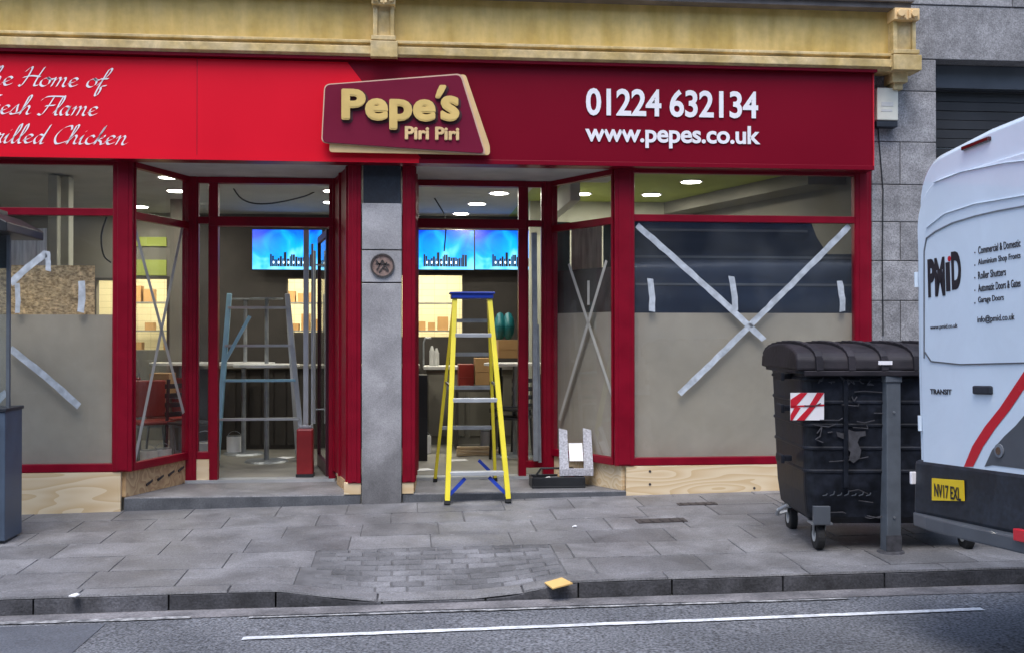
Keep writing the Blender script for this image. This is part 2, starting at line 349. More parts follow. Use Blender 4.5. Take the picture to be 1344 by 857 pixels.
# kerb stones
m = MB(); m.hastone = True; x = -24.0
edges = []
kj = [ground_hit(a, 776).x for a in (52, 222, 360, 500, 640, 768, 900, 1060, 1210)]
xsj = [kj[0] - .95 * i for i in range(16, 0, -1)] + kj + [kj[-1] + .95 * i for i in range(1, 20)]
for x0, x1 in zip(xsj, xsj[1:]):
    m.tone = random.uniform(.75, 1.35); n = 4
    for i in range(n):
        a = x0 + .008 + (x1 - x0 - .012) * i / n; b = x0 + .008 + (x1 - x0 - .012) * (i + 1) / n
        def q(x, d, top): y = kerbY(x) + d; return (x, y, (gz(x, y) - .014) if top else roadz(x, y) - .08)
        m.add([q(a, 0, 0), q(b, 0, 0), q(b, .15, 0), q(a, .15, 0), (a, kerbY(a) + .0, gz(a, kerbY(a)) - .02), (b, kerbY(b) + .0, gz(b, kerbY(b)) - .02), (b, kerbY(b) + .014, gz(b, kerbY(b)) - .014), (a, kerbY(a) + .014, gz(a, kerbY(a)) - .014), q(b, .15, 1), q(a, .15, 1)],
              [(0, 1, 5, 4), (4, 5, 6, 7), (7, 6, 8, 9)] + ([(0, 4, 7, 9, 3)] if i == 0 else []) + ([(1, 2, 8, 6, 5)] if i == n - 1 else []))
tag(m.build('kerb', M['kerb']), kind='structure')

# pavement: mortar bed plus stone slabs
m = MB(); ys_ = [.15 + i * .2 for i in range(16)] ; xs = [-60, -20] + [-8 + i * .3 for i in range(54)] + [20, 60]; nx = len(xs)
def bed(x, d): y = kerbY(x) + d; return (x, y, gz(x, y) - .007)
vs = [bed(x, d) for d in ys_ + [5.0] for x in xs]
m.add(vs, [(j * nx + i, j * nx + i + 1, (j + 1) * nx + i + 1, (j + 1) * nx + i) for j in range(len(ys_)) for i in range(nx - 1)])
tag(m.build('pavement_bed', M['joint']), kind='structure')
t0, t1 = ground_hit(408, 760).x, ground_hit(748, 760).x    # block paved patch behind the dropped kerb
TD = .95
slabs = MB(); slabs.hastone = True; setts = MB(); setts.hastone = True
def slab(mb, x0, x1, d0, d1, gap, tilt=.0015):
    mb.tone = random.uniform(.8, 1.14) if mb is slabs else random.uniform(.75, 1.25)
    g = gap / 2; c = min(.006, gap * .6); tl = [random.uniform(-tilt, tilt) for _ in range(4)]
    nx_ = max(1, round((x1 - x0) / .35)); 
    for i in range(nx_):
        a = x0 + g + (x1 - x0 - 2 * g) * i / nx_; b = x0 + g + (x1 - x0 - 2 * g) * (i + 1) / nx_
        la = a + (c if i == 0 else 0); lb = b - (c if i == nx_ - 1 else 0)
        def q(x, d, e): y = kerbY(x) + d; return (x, y, gz(x, y) + e)
        e0 = tl[0]; top = [q(la, d0 + g + c, e0), q(lb, d0 + g + c, e0), q(lb, d1 - g - c, e0 + tl[1]), q(la, d1 - g - c, e0 + tl[1])]
        bot = [q(a, d0 + g, -.012), q(b, d0 + g, -.012), q(b, d1 - g, -.012), q(a, d1 - g, -.012)]
        fs = [(4, 5, 6, 7), (0, 1, 5, 4), (2, 3, 7, 6)]
        if i == 0: fs.append((3, 0, 4, 7))
        if i == nx_ - 1: fs.append((1, 2, 6, 5))
        mb.add(bot + top, fs)
rows = [.0, .16, .6, 1.05, 1.5, 1.95, 2.4, 2.85, 3.3, 3.9]
for k, (d0, d1) in enumerate(zip(rows, rows[1:])):
    x = -14 + (k * .37) % .75
    while x < 16:
        wd = random.choice([.6, .6, .6, .75]) if k else .92; a, b = x, x + wd; x = b
        if .1 < d1 <= TD + .15 and d0 > .1 and b > t0 and a < t1:
            if a < t0 - .1: slab(slabs, a, t0, d0, d1, .009)
            if b > t1 + .1: slab(slabs, t1, b, d0, d1, .009)
            continue
        slab(slabs, a, b, d0, d1, random.choice([.004, .005, .006, .009]))
x = t0
nb = round((t1 - t0) / .21)
for i in range(nb):
    a = t0 + (t1 - t0) * i / nb; b = t0 + (t1 - t0) * (i + 1) / nb
    for j in range(9):
        sh = .5 * (j % 2) * (b - a)
        slab(setts, max(a + sh, t0), min(b + sh, t1), .15 + j * .1, .25 + j * .1, .009, .002) if a + sh < t1 - .03 else None
tag(slabs.build('pavement', M['slab']), kind='structure')
tag(setts.build('block_paving', M['sett']), kind='structure')
def cover(px, py, wx, wy, label):
    p = ground_hit(px, py); m = MB(); z = .006
    c = [(p.x - wx / 2, p.y - wy / 2), (p.x + wx / 2, p.y - wy / 2), (p.x + wx / 2, p.y + wy / 2), (p.x - wx / 2, p.y + wy / 2)]
    m.hexa([(a, b, gz(a, b) - .02) for a, b in c], [(a, b, gz(a, b) + z) for a, b in c])
    for i in range(5):
        t = -wx / 2 + wx * (i + .5) / 5; x = p.x + t
        m.beam((x, p.y - wy * .4, gz(x, p.y) + z + .002), (x, p.y + wy * .4, gz(x, p.y) + z + .003), wx * .05, .004)
    tag(m.build('access_cover', M['iron']), label, 'access cover', 'small iron covers in the pavement')
cover(868, 683, .4, .14, 'small iron cover in the pavement, nearer the kerb of the two')
cover(915, 661, .34, .10, 'small iron cover in the pavement just before the plywood base')
def litter(name, px, py, s, mt, label, flat=.006):
    p = ground_hit(px, py); m = MB(); n = 7; ang = random.random()
    pts = [(p.x + s * math.cos(ang + 2 * math.pi * i / n) * random.uniform(.75, 1.1), p.y + s * math.sin(ang + 2 * math.pi * i / n) * random.uniform(.6, 1)) for i in range(n)]
    m.prism([(a, b, gz(a, b) + .004 + random.uniform(0, .01)) for a, b in pts], (0, 0, flat)); tag(m.build(name, mt), label, 'litter', 'litter on the pavement')
p = ground_hit(734, 763); m = MB()
cc = [(-.055, -.1), (.075, -.07), (.03, .1), (-.085, .07)]
m.prism([(p.x + a, p.y + b, gz(p.x + a, p.y + b) + .006) for a, b in cc], (0, 0, .008))
tag(m.build('cardboard_scrap', M['litter']), 'tan square scrap lying on the dropped kerb', 'litter', 'litter on the pavement')
litter('paper_scrap', 98, 783, .035, M['paper'], 'crumpled pale scrap on the kerb at the lower left')
litter('paper_scrap', 754, 692, .02, M['paper'], 'tiny white speck of litter on the open slabs right of the ladder')

# ------------------------------------------------------------------ building
B = thing('shop_building', 'grey granite building with crimson shopfront, cream cornice and two recessed entrances', 'building')
STEP = P(300, 650, 0).z; FB = P(600, 214, -.2).z; DY = .9        # step level, fascia underside, door plane
SILL = P(500, 614, 0).z; HEAD = FB + .01
FLOOR = STEP + .03; CEIL = 3.08 + .02
print('STEP', STEP, 'FB', FB, 'SILL', SILL)
xl = X(163, 0); XR = X(1142, 0); XEND = 14
WY = -.04
# granite wall right of the shopfront
ops = MB(); ops.hastone = True
zs = [P(1190, y, WY).z for y in (700, 560, 505, 450, 395, 343, 292, 243, 187, 120)] + [P(1280, 80, WY).z - .001]
xo = X(1230, WY)
def block(mb, x0, x1, y0, y1, z0, z1, g=.006):
    mb.tone = random.uniform(.82, 1.12); mb.box(x0 + g / 2, x1 - g / 2, y0, y1, z0 + g / 2, z1 - g / 2)
for k, (a, b) in enumerate(zip(zs, zs[1:])):
    if k % 2: block(ops, XR, XR + .28, WY, .3, a, b); block(ops, XR + .28, xo, WY, .3, a, b)
    else: block(ops, XR, xo, WY, .3, a, b)
zt = zs[-1]; zl = P(1280, 80, WY).z; z8 = P(1280, 9, WY).z
x = xo
block(ops, X(1150, 0), xo + 2.6, WY, .3, zl + .001, z8); block(ops, xo + 2.6, xo + 6, WY, .3, zl, z8)
for r in range(6):
    x = -13 + (r % 2) * .5; z0 = z8 + r * .42
    while x < 14: block(ops, x, x + 1.1, WY - .01, .3, z0, z0 + .42); x += 1.1
block(ops, xo + 3.2, xo + 3.9, WY, .3, -.5, zl)
ops.build('wall', M['granite'], B, bevel=.006)
m = MB(); m.box(-13, xo - .02, .1, .4, FB + .15, z8 + 2.5); m.box(xo - .02, 14, .1, .4, zl + .02, z8 + 2.5); m.box(XR, XR + .52, .02, 6, -.5, 3.2); m.build('inner_wall', M['joint'], B)
# pillar with emblem
px0, px1 = X(475, -.06), X(527, -.06)
m = MB(); m.hastone = True
for y0, y1, t in ((720, 372, 1.0), (371, 329, 1.08), (328, 267, 1.12)):
    m.tone = t; m.box(px0, px1, -.06, .35, P(500, y0, -.06).z + .002, P(500, y1, -.06).z - .002)
pil = m.build('pillar', M['pillar'], B, bevel=.004)
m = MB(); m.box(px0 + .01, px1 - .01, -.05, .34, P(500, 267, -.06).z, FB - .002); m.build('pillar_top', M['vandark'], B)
c = P(502, 349, -.06); m = MB(); m.tube((c.x, -.066, c.z), (c.x, -.055, c.z), .092, 32); m.build('emblem', M['copper'], pil)
em = MB()
for i in range(26):
    a0, a1 = 2 * math.pi * i / 26, 2 * math.pi * (i + 1) / 26
    em.beam((c.x + .1 * math.cos(a0), -.072, c.z + .1 * math.sin(a0)), (c.x + .1 * math.cos(a1), -.072, c.z + .1 * math.sin(a1)), .014, .014, up=(0, 1, 0))
for pts in (((-.05, -.04), (0, .05), (.05, -.04)), ((-.06, .02), (.06, .01)), ((-.03, -.06), (.04, .03)), ((-.055, .045), (-.02, .0)), ((.01, -.02), (.055, -.05))):
    for (a, b), (d, e) in zip(pts, pts[1:]): em.beam((c.x + a, -.070, c.z + b), (c.x + d, -.070, c.z + e), .01, .008, up=(0, 1, 0))
em.build('emblem_ring', M['iron'], pil)

# cream entablature
xc1 = X(1192, -.3); yb = -.3
zb0 = P(560, 77, yb).z; zb1 = P(560, 58, yb).z; ztp = P(560, 0, -.3).z + .05
m = MB()
prof = [(-.05, zb0), (-.24, zb0), (-.29, zb0 + .03), (-.29, zb1 - .03), (-.24, zb1 - .015), (-.24, zb1), (-.27, zb1 + .005), (-.27, zb1 + .03), (-.19, zb1 + .05), (-.05, zb1 + .05)]
m.prism([(-13, y, z) for y, z in prof], (xc1 + 13, 0, 0)); m.build('moulding', M['yellow2'], B, bevel=.004)
m = MB(); m.box(-13, xc1, -.17, -.05, zb1 + .045, ztp + .3)
m.build('panel', M['yellow'], B)
m = MB(); m.box(-13, xc1 + .04, -.3, -.05, ztp, ztp + .05); m.box(-13, xc1 + .05, -.34, -.05, ztp + .05, ztp + .12); m.build('ledge', M['lead'], B, bevel=.006)
def bracket(pa, pb, foot=False):
    x0, x1 = X(pa, -.3), X(pb, -.3); m = MB()
    m.box(x0 - .02, x1 + .03, -.33, -.1, zb0 - .004, zb1 + .01)
    m.box(x0, x0 + .04, -.28, -.1, zb1 + .045, ztp - .1); m.box(x1 - .035, x1, -.28, -.1, zb1 + .045, ztp - .1); m.box(x0 + .04, x1 - .035, -.255, -.1, zb1 + .045, ztp - .1)
    m.box(x0 - .015, x1 + .015, -.32, -.1, zb1 + .02, zb1 + .06)
    if foot: m.box(x0 + .02, x1 - .05, -.22, -.03, zb0 - .09, zb0 - .002); m.box(x0 + .05, x1 - .08, -.18, -.03, zb0 - .15, zb0 - .088)
    b = m.build('bracket', M['yellow2'], B, bevel=.005)
    s = MB(); n = 14
    for c_, r0 in (((x0 + x1) / 2 - .065, .035), ((x0 + x1) / 2 + .065, .035)):
        s.tube((c_, -.36, ztp - .055), (c_, -.1, ztp - .055), r0, 16)
    s.box(x0 - .01, x1 + .01, -.33, -.1, ztp - .11, ztp - .003)
    for k in range(4): t_ = x0 + .02 + (x1 - x0 - .04) * (k + .5) / 4; s.box(t_ - .012, t_ + .012, -.345, -.32, ztp - .1, ztp - .02)
    s.build('scroll', M['goldpale'] if foot else M['yellow2'], b, bevel=.004)
bracket(489, 517); bracket(1175, 1205, True)

# steps, floor, ceiling, inner walls
def plan(mb, pts, z0, z1): mb.prism([(x, y, z0) for x, y in pts], (0, 0, z1 - z0))
xjL = [X(163, -.02), X(240, DY), X(440, DY), X(474, -.02)]
xjR = [X(528, -.02), X(540, DY), X(730, DY), X(822, -.02)]
for q in (xjL, xjR):
    m = MB(); plan(m, [(q[0], -.02), (q[3], -.02), (q[2] + .05, DY + .1), (q[1] - .05, DY + .1)], STEP - .35, STEP)
    m.build('step', M['slab'], B, bevel=.01)
    m = MB(); m.box(q[0] + .005, q[3] - .005, -.028, -.0205, STEP - .35, STEP - .012); m.build('step_face', M['stepshade'], B)  # dark stone sheet; the front's shade is put into its colour too
    m = MB(); m.box(q[1], q[2], DY - .06, DY + .12, STEP, STEP + .028); m.build('threshold', M['alu'], B)
m = MB(); m.box(-9, 5.5, DY + .12, 7.5, FLOOR - .2, FLOOR); plan(m, [(-9, .05), (xl, .05), (X(235, DY), DY + .12), (-9, DY + .12)], FLOOR - .2, FLOOR)
plan(m, [(X(815, 0), .05), (4.6, .05), (4.6, DY + .12), (X(732, DY), DY + .12)], FLOOR - .2, FLOOR); m.build('floor', M['floor'], B)
XG = X(716, DY)
m = MB(); m.box(-9, XG, .41, 7.5, CEIL, CEIL + .12)
m.build('ceiling', M['ceil'], B)
m = MB(); m.box(XG, 5, .41, 7.5, CEIL - .0, CEIL + .12); m.build('green_ceiling', M['ceilgreen'], B)
m = MB(); m.prism([(xjL[0], 0.0, FB + .0), (xjL[3] + .4, 0.0, FB), (xjL[3] + .4, DY, FB - .0), (xjL[0], DY, FB)], (0, 0, .06))
m.prism([(xjR[0] - .01, 0.0, FB), (xjR[3], 0.0, FB), (xjR[3], DY, FB), (xjR[0] - .01, DY, FB)], (0, 0, .06))
m.build('soffit', M['soffit'], B)
BY = 4.9
def pr(px, py, Y=BY): p = P(px, py, Y); return p.x, p.z
# back wall with lit openings
ops_ = []   # (x0,x1,z0,z1)
for (a, b, t, bo) in ((126, 152, 368, 414), (170, 219, 366, 459), (377, 428, 366, 436), (520, 607, 361, 442)):
    x0, z1 = pr(a, t); x1, z0 = pr(b, bo); ops_.append((x0, x1, z0, z1))
def wall_with_holes(mb, x0, x1, z0, z1, y0, y1, holes):
    cur = x0
    for h in sorted(holes):
        mb.box(cur, h[0], y0, y1, z0, z1); mb.box(h[0], h[1], y0, y1, z0, h[2]); mb.box(h[0], h[1], y0, y1, h[3], z1); cur = h[1]
    mb.box(cur, x1, y0, y1, z0, z1)
m = MB(); wall_with_holes(m, X(262, BY), 2.9, FLOOR, CEIL, BY, BY + .15, ops_[2:]); m.build('back_wall', M['walldark'], B)
m = MB(); wall_with_holes(m, -9, X(262, BY), FLOOR, CEIL, BY, BY + .15, ops_[:2]); m.build('back_wall', M['wallbeige'], B)
m = MB(); m.box(-9, 5, 7.4, 7.5, FLOOR, CEIL); m.box(-9.1, -9, .3, 7.5, FLOOR, CEIL); m.build('kitchen_wall', M['kitchen'], B)
for h in ops_:
    m = MB(); f_ = .03
    m.box(h[0] - f_, h[1] + f_, BY - .02, BY + .02, h[3], h[3] + f_); m.box(h[0] - f_, h[0], BY - .02, BY + .02, h[2], h[3]); m.box(h[1], h[1] + f_, BY - .02, BY + .02, h[2], h[3])
    m.build('opening_frame', M['walldark'], B)
m = MB(); x0, z0 = pr(178, 362); x1, z1 = pr(219, 312)
m.box(x0, x1, BY - .03, BY - .005, z0, z1 - .3); m.box(x0, x1, BY - .03, BY - .005, z1 - .12, z1); m.build('wall_panel', M['ceilgreen'], B)
m = MB(); x0 = X(223, 3.4); x1 = X(243, 3.4); m.box(x0, x1, 3.4, 3.7, FLOOR, CEIL); m.build('inner_column', M['wallbeige'], B)
# right bay: pale back wall at 3 m and skewed side wall
m = MB(); m.box(XG + .1, 4.2, 3.15, 3.3, FLOOR, CEIL); m.build('bay_wall', M['wallpale'], B)
m = MB(); m.hexa([(3.45, 3.2, FLOOR), (4.35, .3, FLOOR), (4.5, .3, FLOOR), (4.5, 3.2, FLOOR)], [(3.45, 3.2, CEIL), (4.35, .3, CEIL), (4.5, .3, CEIL), (4.5, 3.2, CEIL)]); m.build('side_wall', M['wallbeige'], B)
m = MB(); m.hexa([(3.1, 3.15, CEIL - .14), (3.9, .5, CEIL - .14), (4.3, .5, CEIL - .14), (3.45, 3.15, CEIL - .14)], [(3.1, 3.15, CEIL - .002), (3.9, .5, CEIL - .002), (4.3, .5, CEIL - .002), (3.45, 3.15, CEIL - .002)]); m.build('bulkhead', M['wallbeige'], B)
m = MB(); m.box(X(716, 3.1), X(716, 3.1) + .1, 1.1, 3.2, CEIL - .25, CEIL - .002); m.build('bulkhead', M['ceil'], B)
# left interior: white panelling, pale columns
m = MB(); m.box(X(62, 1.4), X(75, 1.4), 1.4, 1.55, FLOOR, CEIL - .02); m.box(X(76, 1.5), X(90, 1.5), 1.5, 1.65, FLOOR, CEIL - .02); m.build('inner_column', M['wallpale'], B, bevel=.01)

# ---- shopfront screens
def bar(mb, A, Bp, z0, z1, th=.06):   # upright slab between plan points
    A, Bp = Vector((A[0], A[1], 0)), Vector((Bp[0], Bp[1], 0)); d = (Bp - A).normalized(); n = Vector((-d.y, d.x, 0)) * th / 2
    b = [A - n, Bp - n, Bp + n, A + n]; mb.hexa([(p.x, p.y, z0) for p in b], [(p.x, p.y, z1) for p in b])
ZTR = P(500, 283, 0).z; TH = .065
def lerp(A, Bp, t): return (A[0] + (Bp[0] - A[0]) * t, A[1] + (Bp[1] - A[1]) * t)
def window(name, A, Bp, z0, z1, ztr=None, rail=.07, top=.05, mt=None, label=None):
    mt = mt or M['frame']; m = MB()
    bar(m, A, Bp, z0, z0 + rail); bar(m, A, Bp, z1 - top, z1, .064)
    if ztr: bar(m, A, Bp, ztr - TH / 2, ztr + TH / 2, .058)
    L_ = math.hypot(Bp[0] - A[0], Bp[1] - A[1]); e = .022 / L_
    bar(m, A, lerp(A, Bp, e), z0 + rail, z1 - top, .062); bar(m, lerp(A, Bp, 1 - e), Bp, z0 + rail, z1 - top, .062)
    o = m.build(name, mt, B, bevel=.004)
    g = MB(); 
    if ztr: bar(g, A, Bp, z0 + rail, ztr - TH / 2, .006); bar(g, A, Bp, ztr + TH / 2, z1 - top, .006)
    else: bar(g, A, Bp, z0 + rail, z1 - top, .006)
    g.build('glass', M['glass'], o)
    if label: o['label'] = label
    return o
def post(px0_, px1_, Y, z0, z1, d=.1, mt=None, nm='frame_post'):
    m = MB(); m.box(X(px0_, Y), X(px1_, Y), Y - d * .4, Y + d * .6, z0, z1)
    m.box(X(px0_, Y) + .035, X(px1_, Y) - .035, Y - d * .4 - .006, Y - d * .4 + .01, z0 + .01, z1 - .01)
    return m.build(nm, mt or M['frame'], B, bevel=.005)
wl = window('display_window', (-8, 0), (X(152, 0), 0), SILL, HEAD, ZTR, label='left display window with grey board and tape behind')
wr = window('display_window', (X(829, 0), 0), (X(1123, 0), 0), SILL, HEAD, ZTR, label='right display window crossed with tape')
post(150, 175, 0, SILL - .0, HEAD); post(806, 831, 0, SILL, HEAD); post(1121, 1142, 0, SILL - .3, HEAD); post(457, 474, 0, STEP + .1, HEAD); post(528, 545, 0, STEP + .1, HEAD)
sl = window('splay_window', (X(175, 0) - .02, .03), (X(246, DY), DY - .03), SILL, FB, ZTR - .02, label='left slanted side window with hanging tape')
sr = window('splay_window', (X(725, DY), DY - .03), (X(808, 0), .03), SILL, FB, ZTR - .02, label='right slanted side window with tape cross over a grey board')
# posts in the door plane
post(240, 259, DY, STEP, FB, .12); post(712, 731, DY, STEP, FB, .12)
fdk = M['frame']
w1 = window('side_light', (X(258, DY), DY), (X(277, DY), DY), SILL, FB, P(300, 290, DY).z, top=.06)
w2 = window('side_light', (X(690, DY), DY), (X(713, DY), DY), SILL - .12, FB, P(300, 290, DY).z, top=.06)
zdh = P(350, 290, DY).z
def doorframe(pa, pb, pc, pd, lab):
    m = MB(); xa_, xb_, xc_, xd_ = X(pa, DY), X(pb, DY), X(pc, DY), X(pd, DY)
    m.box(xa_, xb_, DY - .05, DY + .05, STEP + .028, FB - .06); m.box(xc_, xd_, DY - .05, DY + .05, STEP + .028, FB - .06)
    m.box(xa_, xd_, DY - .055, DY + .055, zdh - .06, zdh + .03); m.box(xa_, xd_, DY - .052, DY + .052, FB - .06, FB - .002)
    o = m.build('door_frame', M['frame'], B, bevel=.004)
    g = MB(); g.box(xb_, xc_, DY - .003, DY + .003, zdh + .03, FB - .06); g.build('glass', M['glass'], o); o['label'] = lab
    return o
doorframe(276, 287, 432, 441, 'left entrance frame standing open'); doorframe(541, 546, 680, 690, 'right entrance frame standing open')
# returns next to the pillar
for a, b in (((X(441, DY), DY), (X(460, 0), .05)), ((X(544, DY), DY), (X(540, 0), .05))):
    m = MB(); bar(m, a, b, STEP + .1, FB - .002, .05)
    for t in (.02, .45, .93): q0 = lerp(a, b, t); q1 = lerp(a, b, t + .06); bar(m, q0, q1, STEP + .1, FB - .004, .085)
    m.build('side_panel', M['frame'], B, bevel=.003)
    m = MB(); bar(m, lerp(a, b, .3), b, STEP + .002, STEP + .1, .06); m.build('packer', M['ply2'], B)
for a, b in ((452, 474), (528, 543)):
    m = MB(); m.box(X(a, 0), X(b, 0), -.03, .06, STEP + .001, STEP + .1); m.build('packer', M['ply'], B)
# plywood stall risers
def riser(A, Bp, z0, z1, mt, lab=None, y=.05):
    m = MB(); bar(m, A, Bp, z0, z1, .04); o = m.build('stall_riser', mt, B, bevel=.002)
    if lab: o['label'] = lab
    return o
r_ = riser((-8, -.01), (X(160, 0), -.01), -.5, SILL - .004, M['ply'], 'pale plywood base of the left window')
q0 = P(72, 632, -.03)
r2 = riser((X(821, 0), -.01), (X(1142, 0), -.01), -.4, SILL - .004, M['ply'], 'pale plywood base of the right window')
for a, b in ((853, 618), (853, 635), (990, 640)):
    q = P(a, b, -.03); MB().tube((q.x, -.034, q.z), (q.x, -.028, q.z), .012, 10).build('screw', M['iron'], r2)
s1 = riser((X(163, 0), .0), (X(244, DY), DY - .02), STEP, SILL - .004, M['ply2'], 'brown plywood base of the left slanted window')
riser((X(727, DY), DY - .02), (X(818, 0), .0), STEP, SILL - .004, M['ply'], 'plywood base of the right slanted window')
m = MB(); m.box(X(258, DY), X(277, DY), DY - .03, DY + .03, STEP, SILL - .002); m.build('packer', M['ply'], B)
m = MB()
for t in (.32, .5, .68, .85):
    q = lerp((X(163, 0), .0), (X(244, DY), DY - .02), t); m = MB(); m.beam((q[0] + .022, q[1] - .02, STEP + .03 + .2 * t * .6), (q[0] + .05, q[1] + .08, STEP + .06 + .2 * t * .6), .01, .02); m.build('slot', M['iron'], s1)

# tapes
def tapes(parent, Y, strips, mt, wdt=.05):
    for s in strips:
        m = MB(); a, b = P(s[0], s[1], Y), P(s[2], s[3], Y); m.beam(a, b, .002, s[4] if len(s) > 4 else wdt, up=(0, 0, 1)) if abs((b - a).normalized().z) < .98 else m.box(a.x - wdt / 2, a.x + wdt / 2, Y - .001, Y + .001, min(a.z, b.z), max(a.z, b.z))
        m.build('tape', mt, parent)
def tape2(parent, Y, strips, mt, wdt=.05):
    for s in strips:
        a, b = P(s[0], s[1], Y), P(s[2], s[3], Y); d = (b - a).normalized(); n = Vector((-d.z, 0, d.x)) * (s[4] if len(s) > 4 else wdt) / 2
        m = MB(); N_ = max(5, int((b - a).length / .06)); up_, lo_ = [], []
        for k in range(N_ + 1):
            c_ = a.lerp(b, k / N_) + n * random.uniform(-.07, .07) + n * .25 * math.sin(k / N_ * math.pi); e_ = d * random.uniform(-.012, .012) if k in (0, N_) else Vector()
            up_.append(c_ + n * random.uniform(.88, 1.06) + e_); lo_.append(c_ - n * random.uniform(.88, 1.06) - e_)
        f_ = up_ + lo_[::-1]; f2 = [p + Vector((0, .0015, 0)) for p in f_]; K = len(f_)
        m.add(f_ + f2, [(k, k + 1, K - 2 - k, K - 1 - k) for k in range(N_)] + [(K + k, K + k + 1, K + K - 2 - k, K + K - 1 - k) for k in range(N_)]); m.build('tape', mt, parent)
tape2(wr, -.006, [(836, 296, 1003, 446), (1115, 297, 892, 517), (853, 366, 856, 409), (960, 363, 965, 409), (1102, 369, 1106, 409)], M['tape'], .058)
tape2(wl, -.006, [(13, 457, 104, 533), (14, 372, 60, 333), (107, 369, 106, 410), (22, 372, 23, 411, .045), (62, 330, 63, 356, .045), (-6, 530, 8, 515)], M['tape'], .06)
def splay_tape(parent, A, Bp, strips, mt, wdt=.03):
    for s in strips:
        a = Vector((*lerp(A, Bp, s[0]), s[1])); b = Vector((*lerp(A, Bp, s[2]), s[3])); d = (b - a).normalized()
        nrm = Vector((Bp[1] - A[1], -(Bp[0] - A[0]), 0)).normalized(); n = d.cross(nrm) * wdt / 2
        m = MB(); m.prism([a - n + nrm * .005, b - n + nrm * .005, b + n + nrm * .005, a + n + nrm * .005], nrm * .0015); m.build('tape', mt, parent)
A, Bq = (X(175, 0) - .02, .03), (X(246, DY), DY - .03)
zz = lambda py, t: Z(500, py, DY * t)
splay_tape(sl, A, Bq, [(.03, zz(300, 0), .93, zz(540, .9)), (.9, zz(300, .9), .05, zz(600, 0))], M['tapedull'], .04)
A2, B2 = (X(725, DY), DY - .03), (X(808, 0), .03)
splay_tape(sr, A2, B2, [(.28, zz(345, .7), .98, zz(525, 0)), (.88, zz(340, .1), .12, zz(552, .9)), (.6, zz(368, .5), .6, zz(400, .5))], M['tapedull'], .035)

# boards behind the glass
def tagged(mb, name, mt, label, cat, **k):
    g = k.pop('group', None); o = mb.build(name, mt, None, **k); return tag(o, label, cat, g)
zbd = P(950, 411, .07).z
m = MB(); m.box(X(832, .07), X(1121, .07), .05, .068, FLOOR, zbd); tagged(m, 'board', M['board'], 'flat grey board behind the lower half of the right display window', 'board', group='boards behind the shop windows')
m = MB(); m.box(-7.5, X(148, .07), .05, .068, FLOOR, P(80, 413, .07).z); tagged(m, 'board', M['board'], 'flat grey board behind the lower half of the left display window', 'board', group='boards behind the shop windows')
m = MB(); bar(m, lerp(A2, B2, .02), lerp(A2, B2, .97), FLOOR, zbd + .01, .012)
for v in range(len(m.v)): x_, y_, z_ = m.v[v]; m.v[v] = (x_ + .03, y_ + .05, z_)
tagged(m, 'board', M['board'], 'narrow grey board behind the right slanted window', 'board', group='boards behind the shop windows')
m = MB(); bar(m, lerp(A2, B2, .02), lerp(A2, B2, .97), zbd + .012, zz(350, .4), .02)
for v in range(len(m.v)): x_, y_, z_ = m.v[v]; m.v[v] = (x_ + .06, y_ + .1, z_)
tagged(m, 'panel_sheet', M['walldark'], 'dark narrow sheet standing above the grey board in the right slanted window', 'sheet')
Yn = .2
m = MB(); pts = [(833, 414), (1121, 414), (1121, 334), (1086, 334), (1072, 312), (1062, 286), (833, 286)]
m.prism([P(a, b, Yn) for a, b in pts], (0, .02, 0)); nb_ = tagged(m, 'navy_panel', M['navy'], 'large dark navy panel with a cut corner inside the right display window', 'panel')
m = MB()
for y_ in (301, 336, 372):
    m.box(X(834, Yn), X(1060 if y_ < 330 else 1120, Yn), Yn - .006, Yn, P(900, y_ + 3, Yn).z, P(900, y_, Yn).z)
m.build('groove', M['vangrey'], nb_)
m = MB(); a = P(50, 412, .3); b = P(124, 349, .3); m.box(a.x - .4, b.x, .3, .318, FLOOR, b.z); tagged(m, 'chipboard', M['osb'], 'rough flaky chipboard sheet inside the left display window', 'board')
m = MB(); n_ = 26; a = X(2, .6); b = X(62, .6)
vs = []
for i in range(n_ + 1):
    x_ = a - .9 + (b - a + .9) * i / n_; y_ = .6 + .02 * math.sin(i * 1.9); vs += [(x_, y_, FLOOR), (x_, y_, P(30, 300, .6).z)]
m.add(vs, [(2 * i, 2 * i + 2, 2 * i + 3, 2 * i + 1) for i in range(n_)]); o = tagged(m, 'dust_sheet', M['curtain'], 'pale creased dust sheet hanging inside the left display window', 'sheet'); md = o.modifiers.new('s', 'SOLIDIFY'); md.thickness = .004

# open door leaf in left entrance
def door_leaf(hx, hy, ang, length, lab):
    D_ = thing('shop_door', lab, 'door', (hx, hy, STEP + .035), ang)
    m = MB(); h = zdh - .07 - STEP - .035; s_ = .05
    m.box(0, s_ + .02, -.02, .02, 0, h); m.box(length - s_, length, -.02, .02, 0, h); m.box(s_ + .02, length - s_, -.02, .02, 0, .12); m.box(s_ + .02, length - s_, -.02, .02, h - .07, h)
    m.build('frame', M['framedark'], D_, bevel=.003)
    g = MB(); g.box(s_ + .02, length - s_, -.003, .003, .12, h - .07); g.build('glass', M['glass'], D_)
    t = MB()
    for s in (-1, 1):
        t.tube((length - .12, s * .06, .45), (length - .12, s * .06, h - .15), .014, 12)
        t.tube((length - .12, 0, .6), (length - .12, s * .06, .6), .008); t.tube((length - .12, 0, h - .3), (length - .12, s * .06, h - .3), .008)
    t.build('handle', M['alu'], D_, smooth=False)
    return D_
door_leaf(X(430, DY), DY + .07, R(100), .95, 'glazed shop door folded open inside the left entrance, with long steel handles')

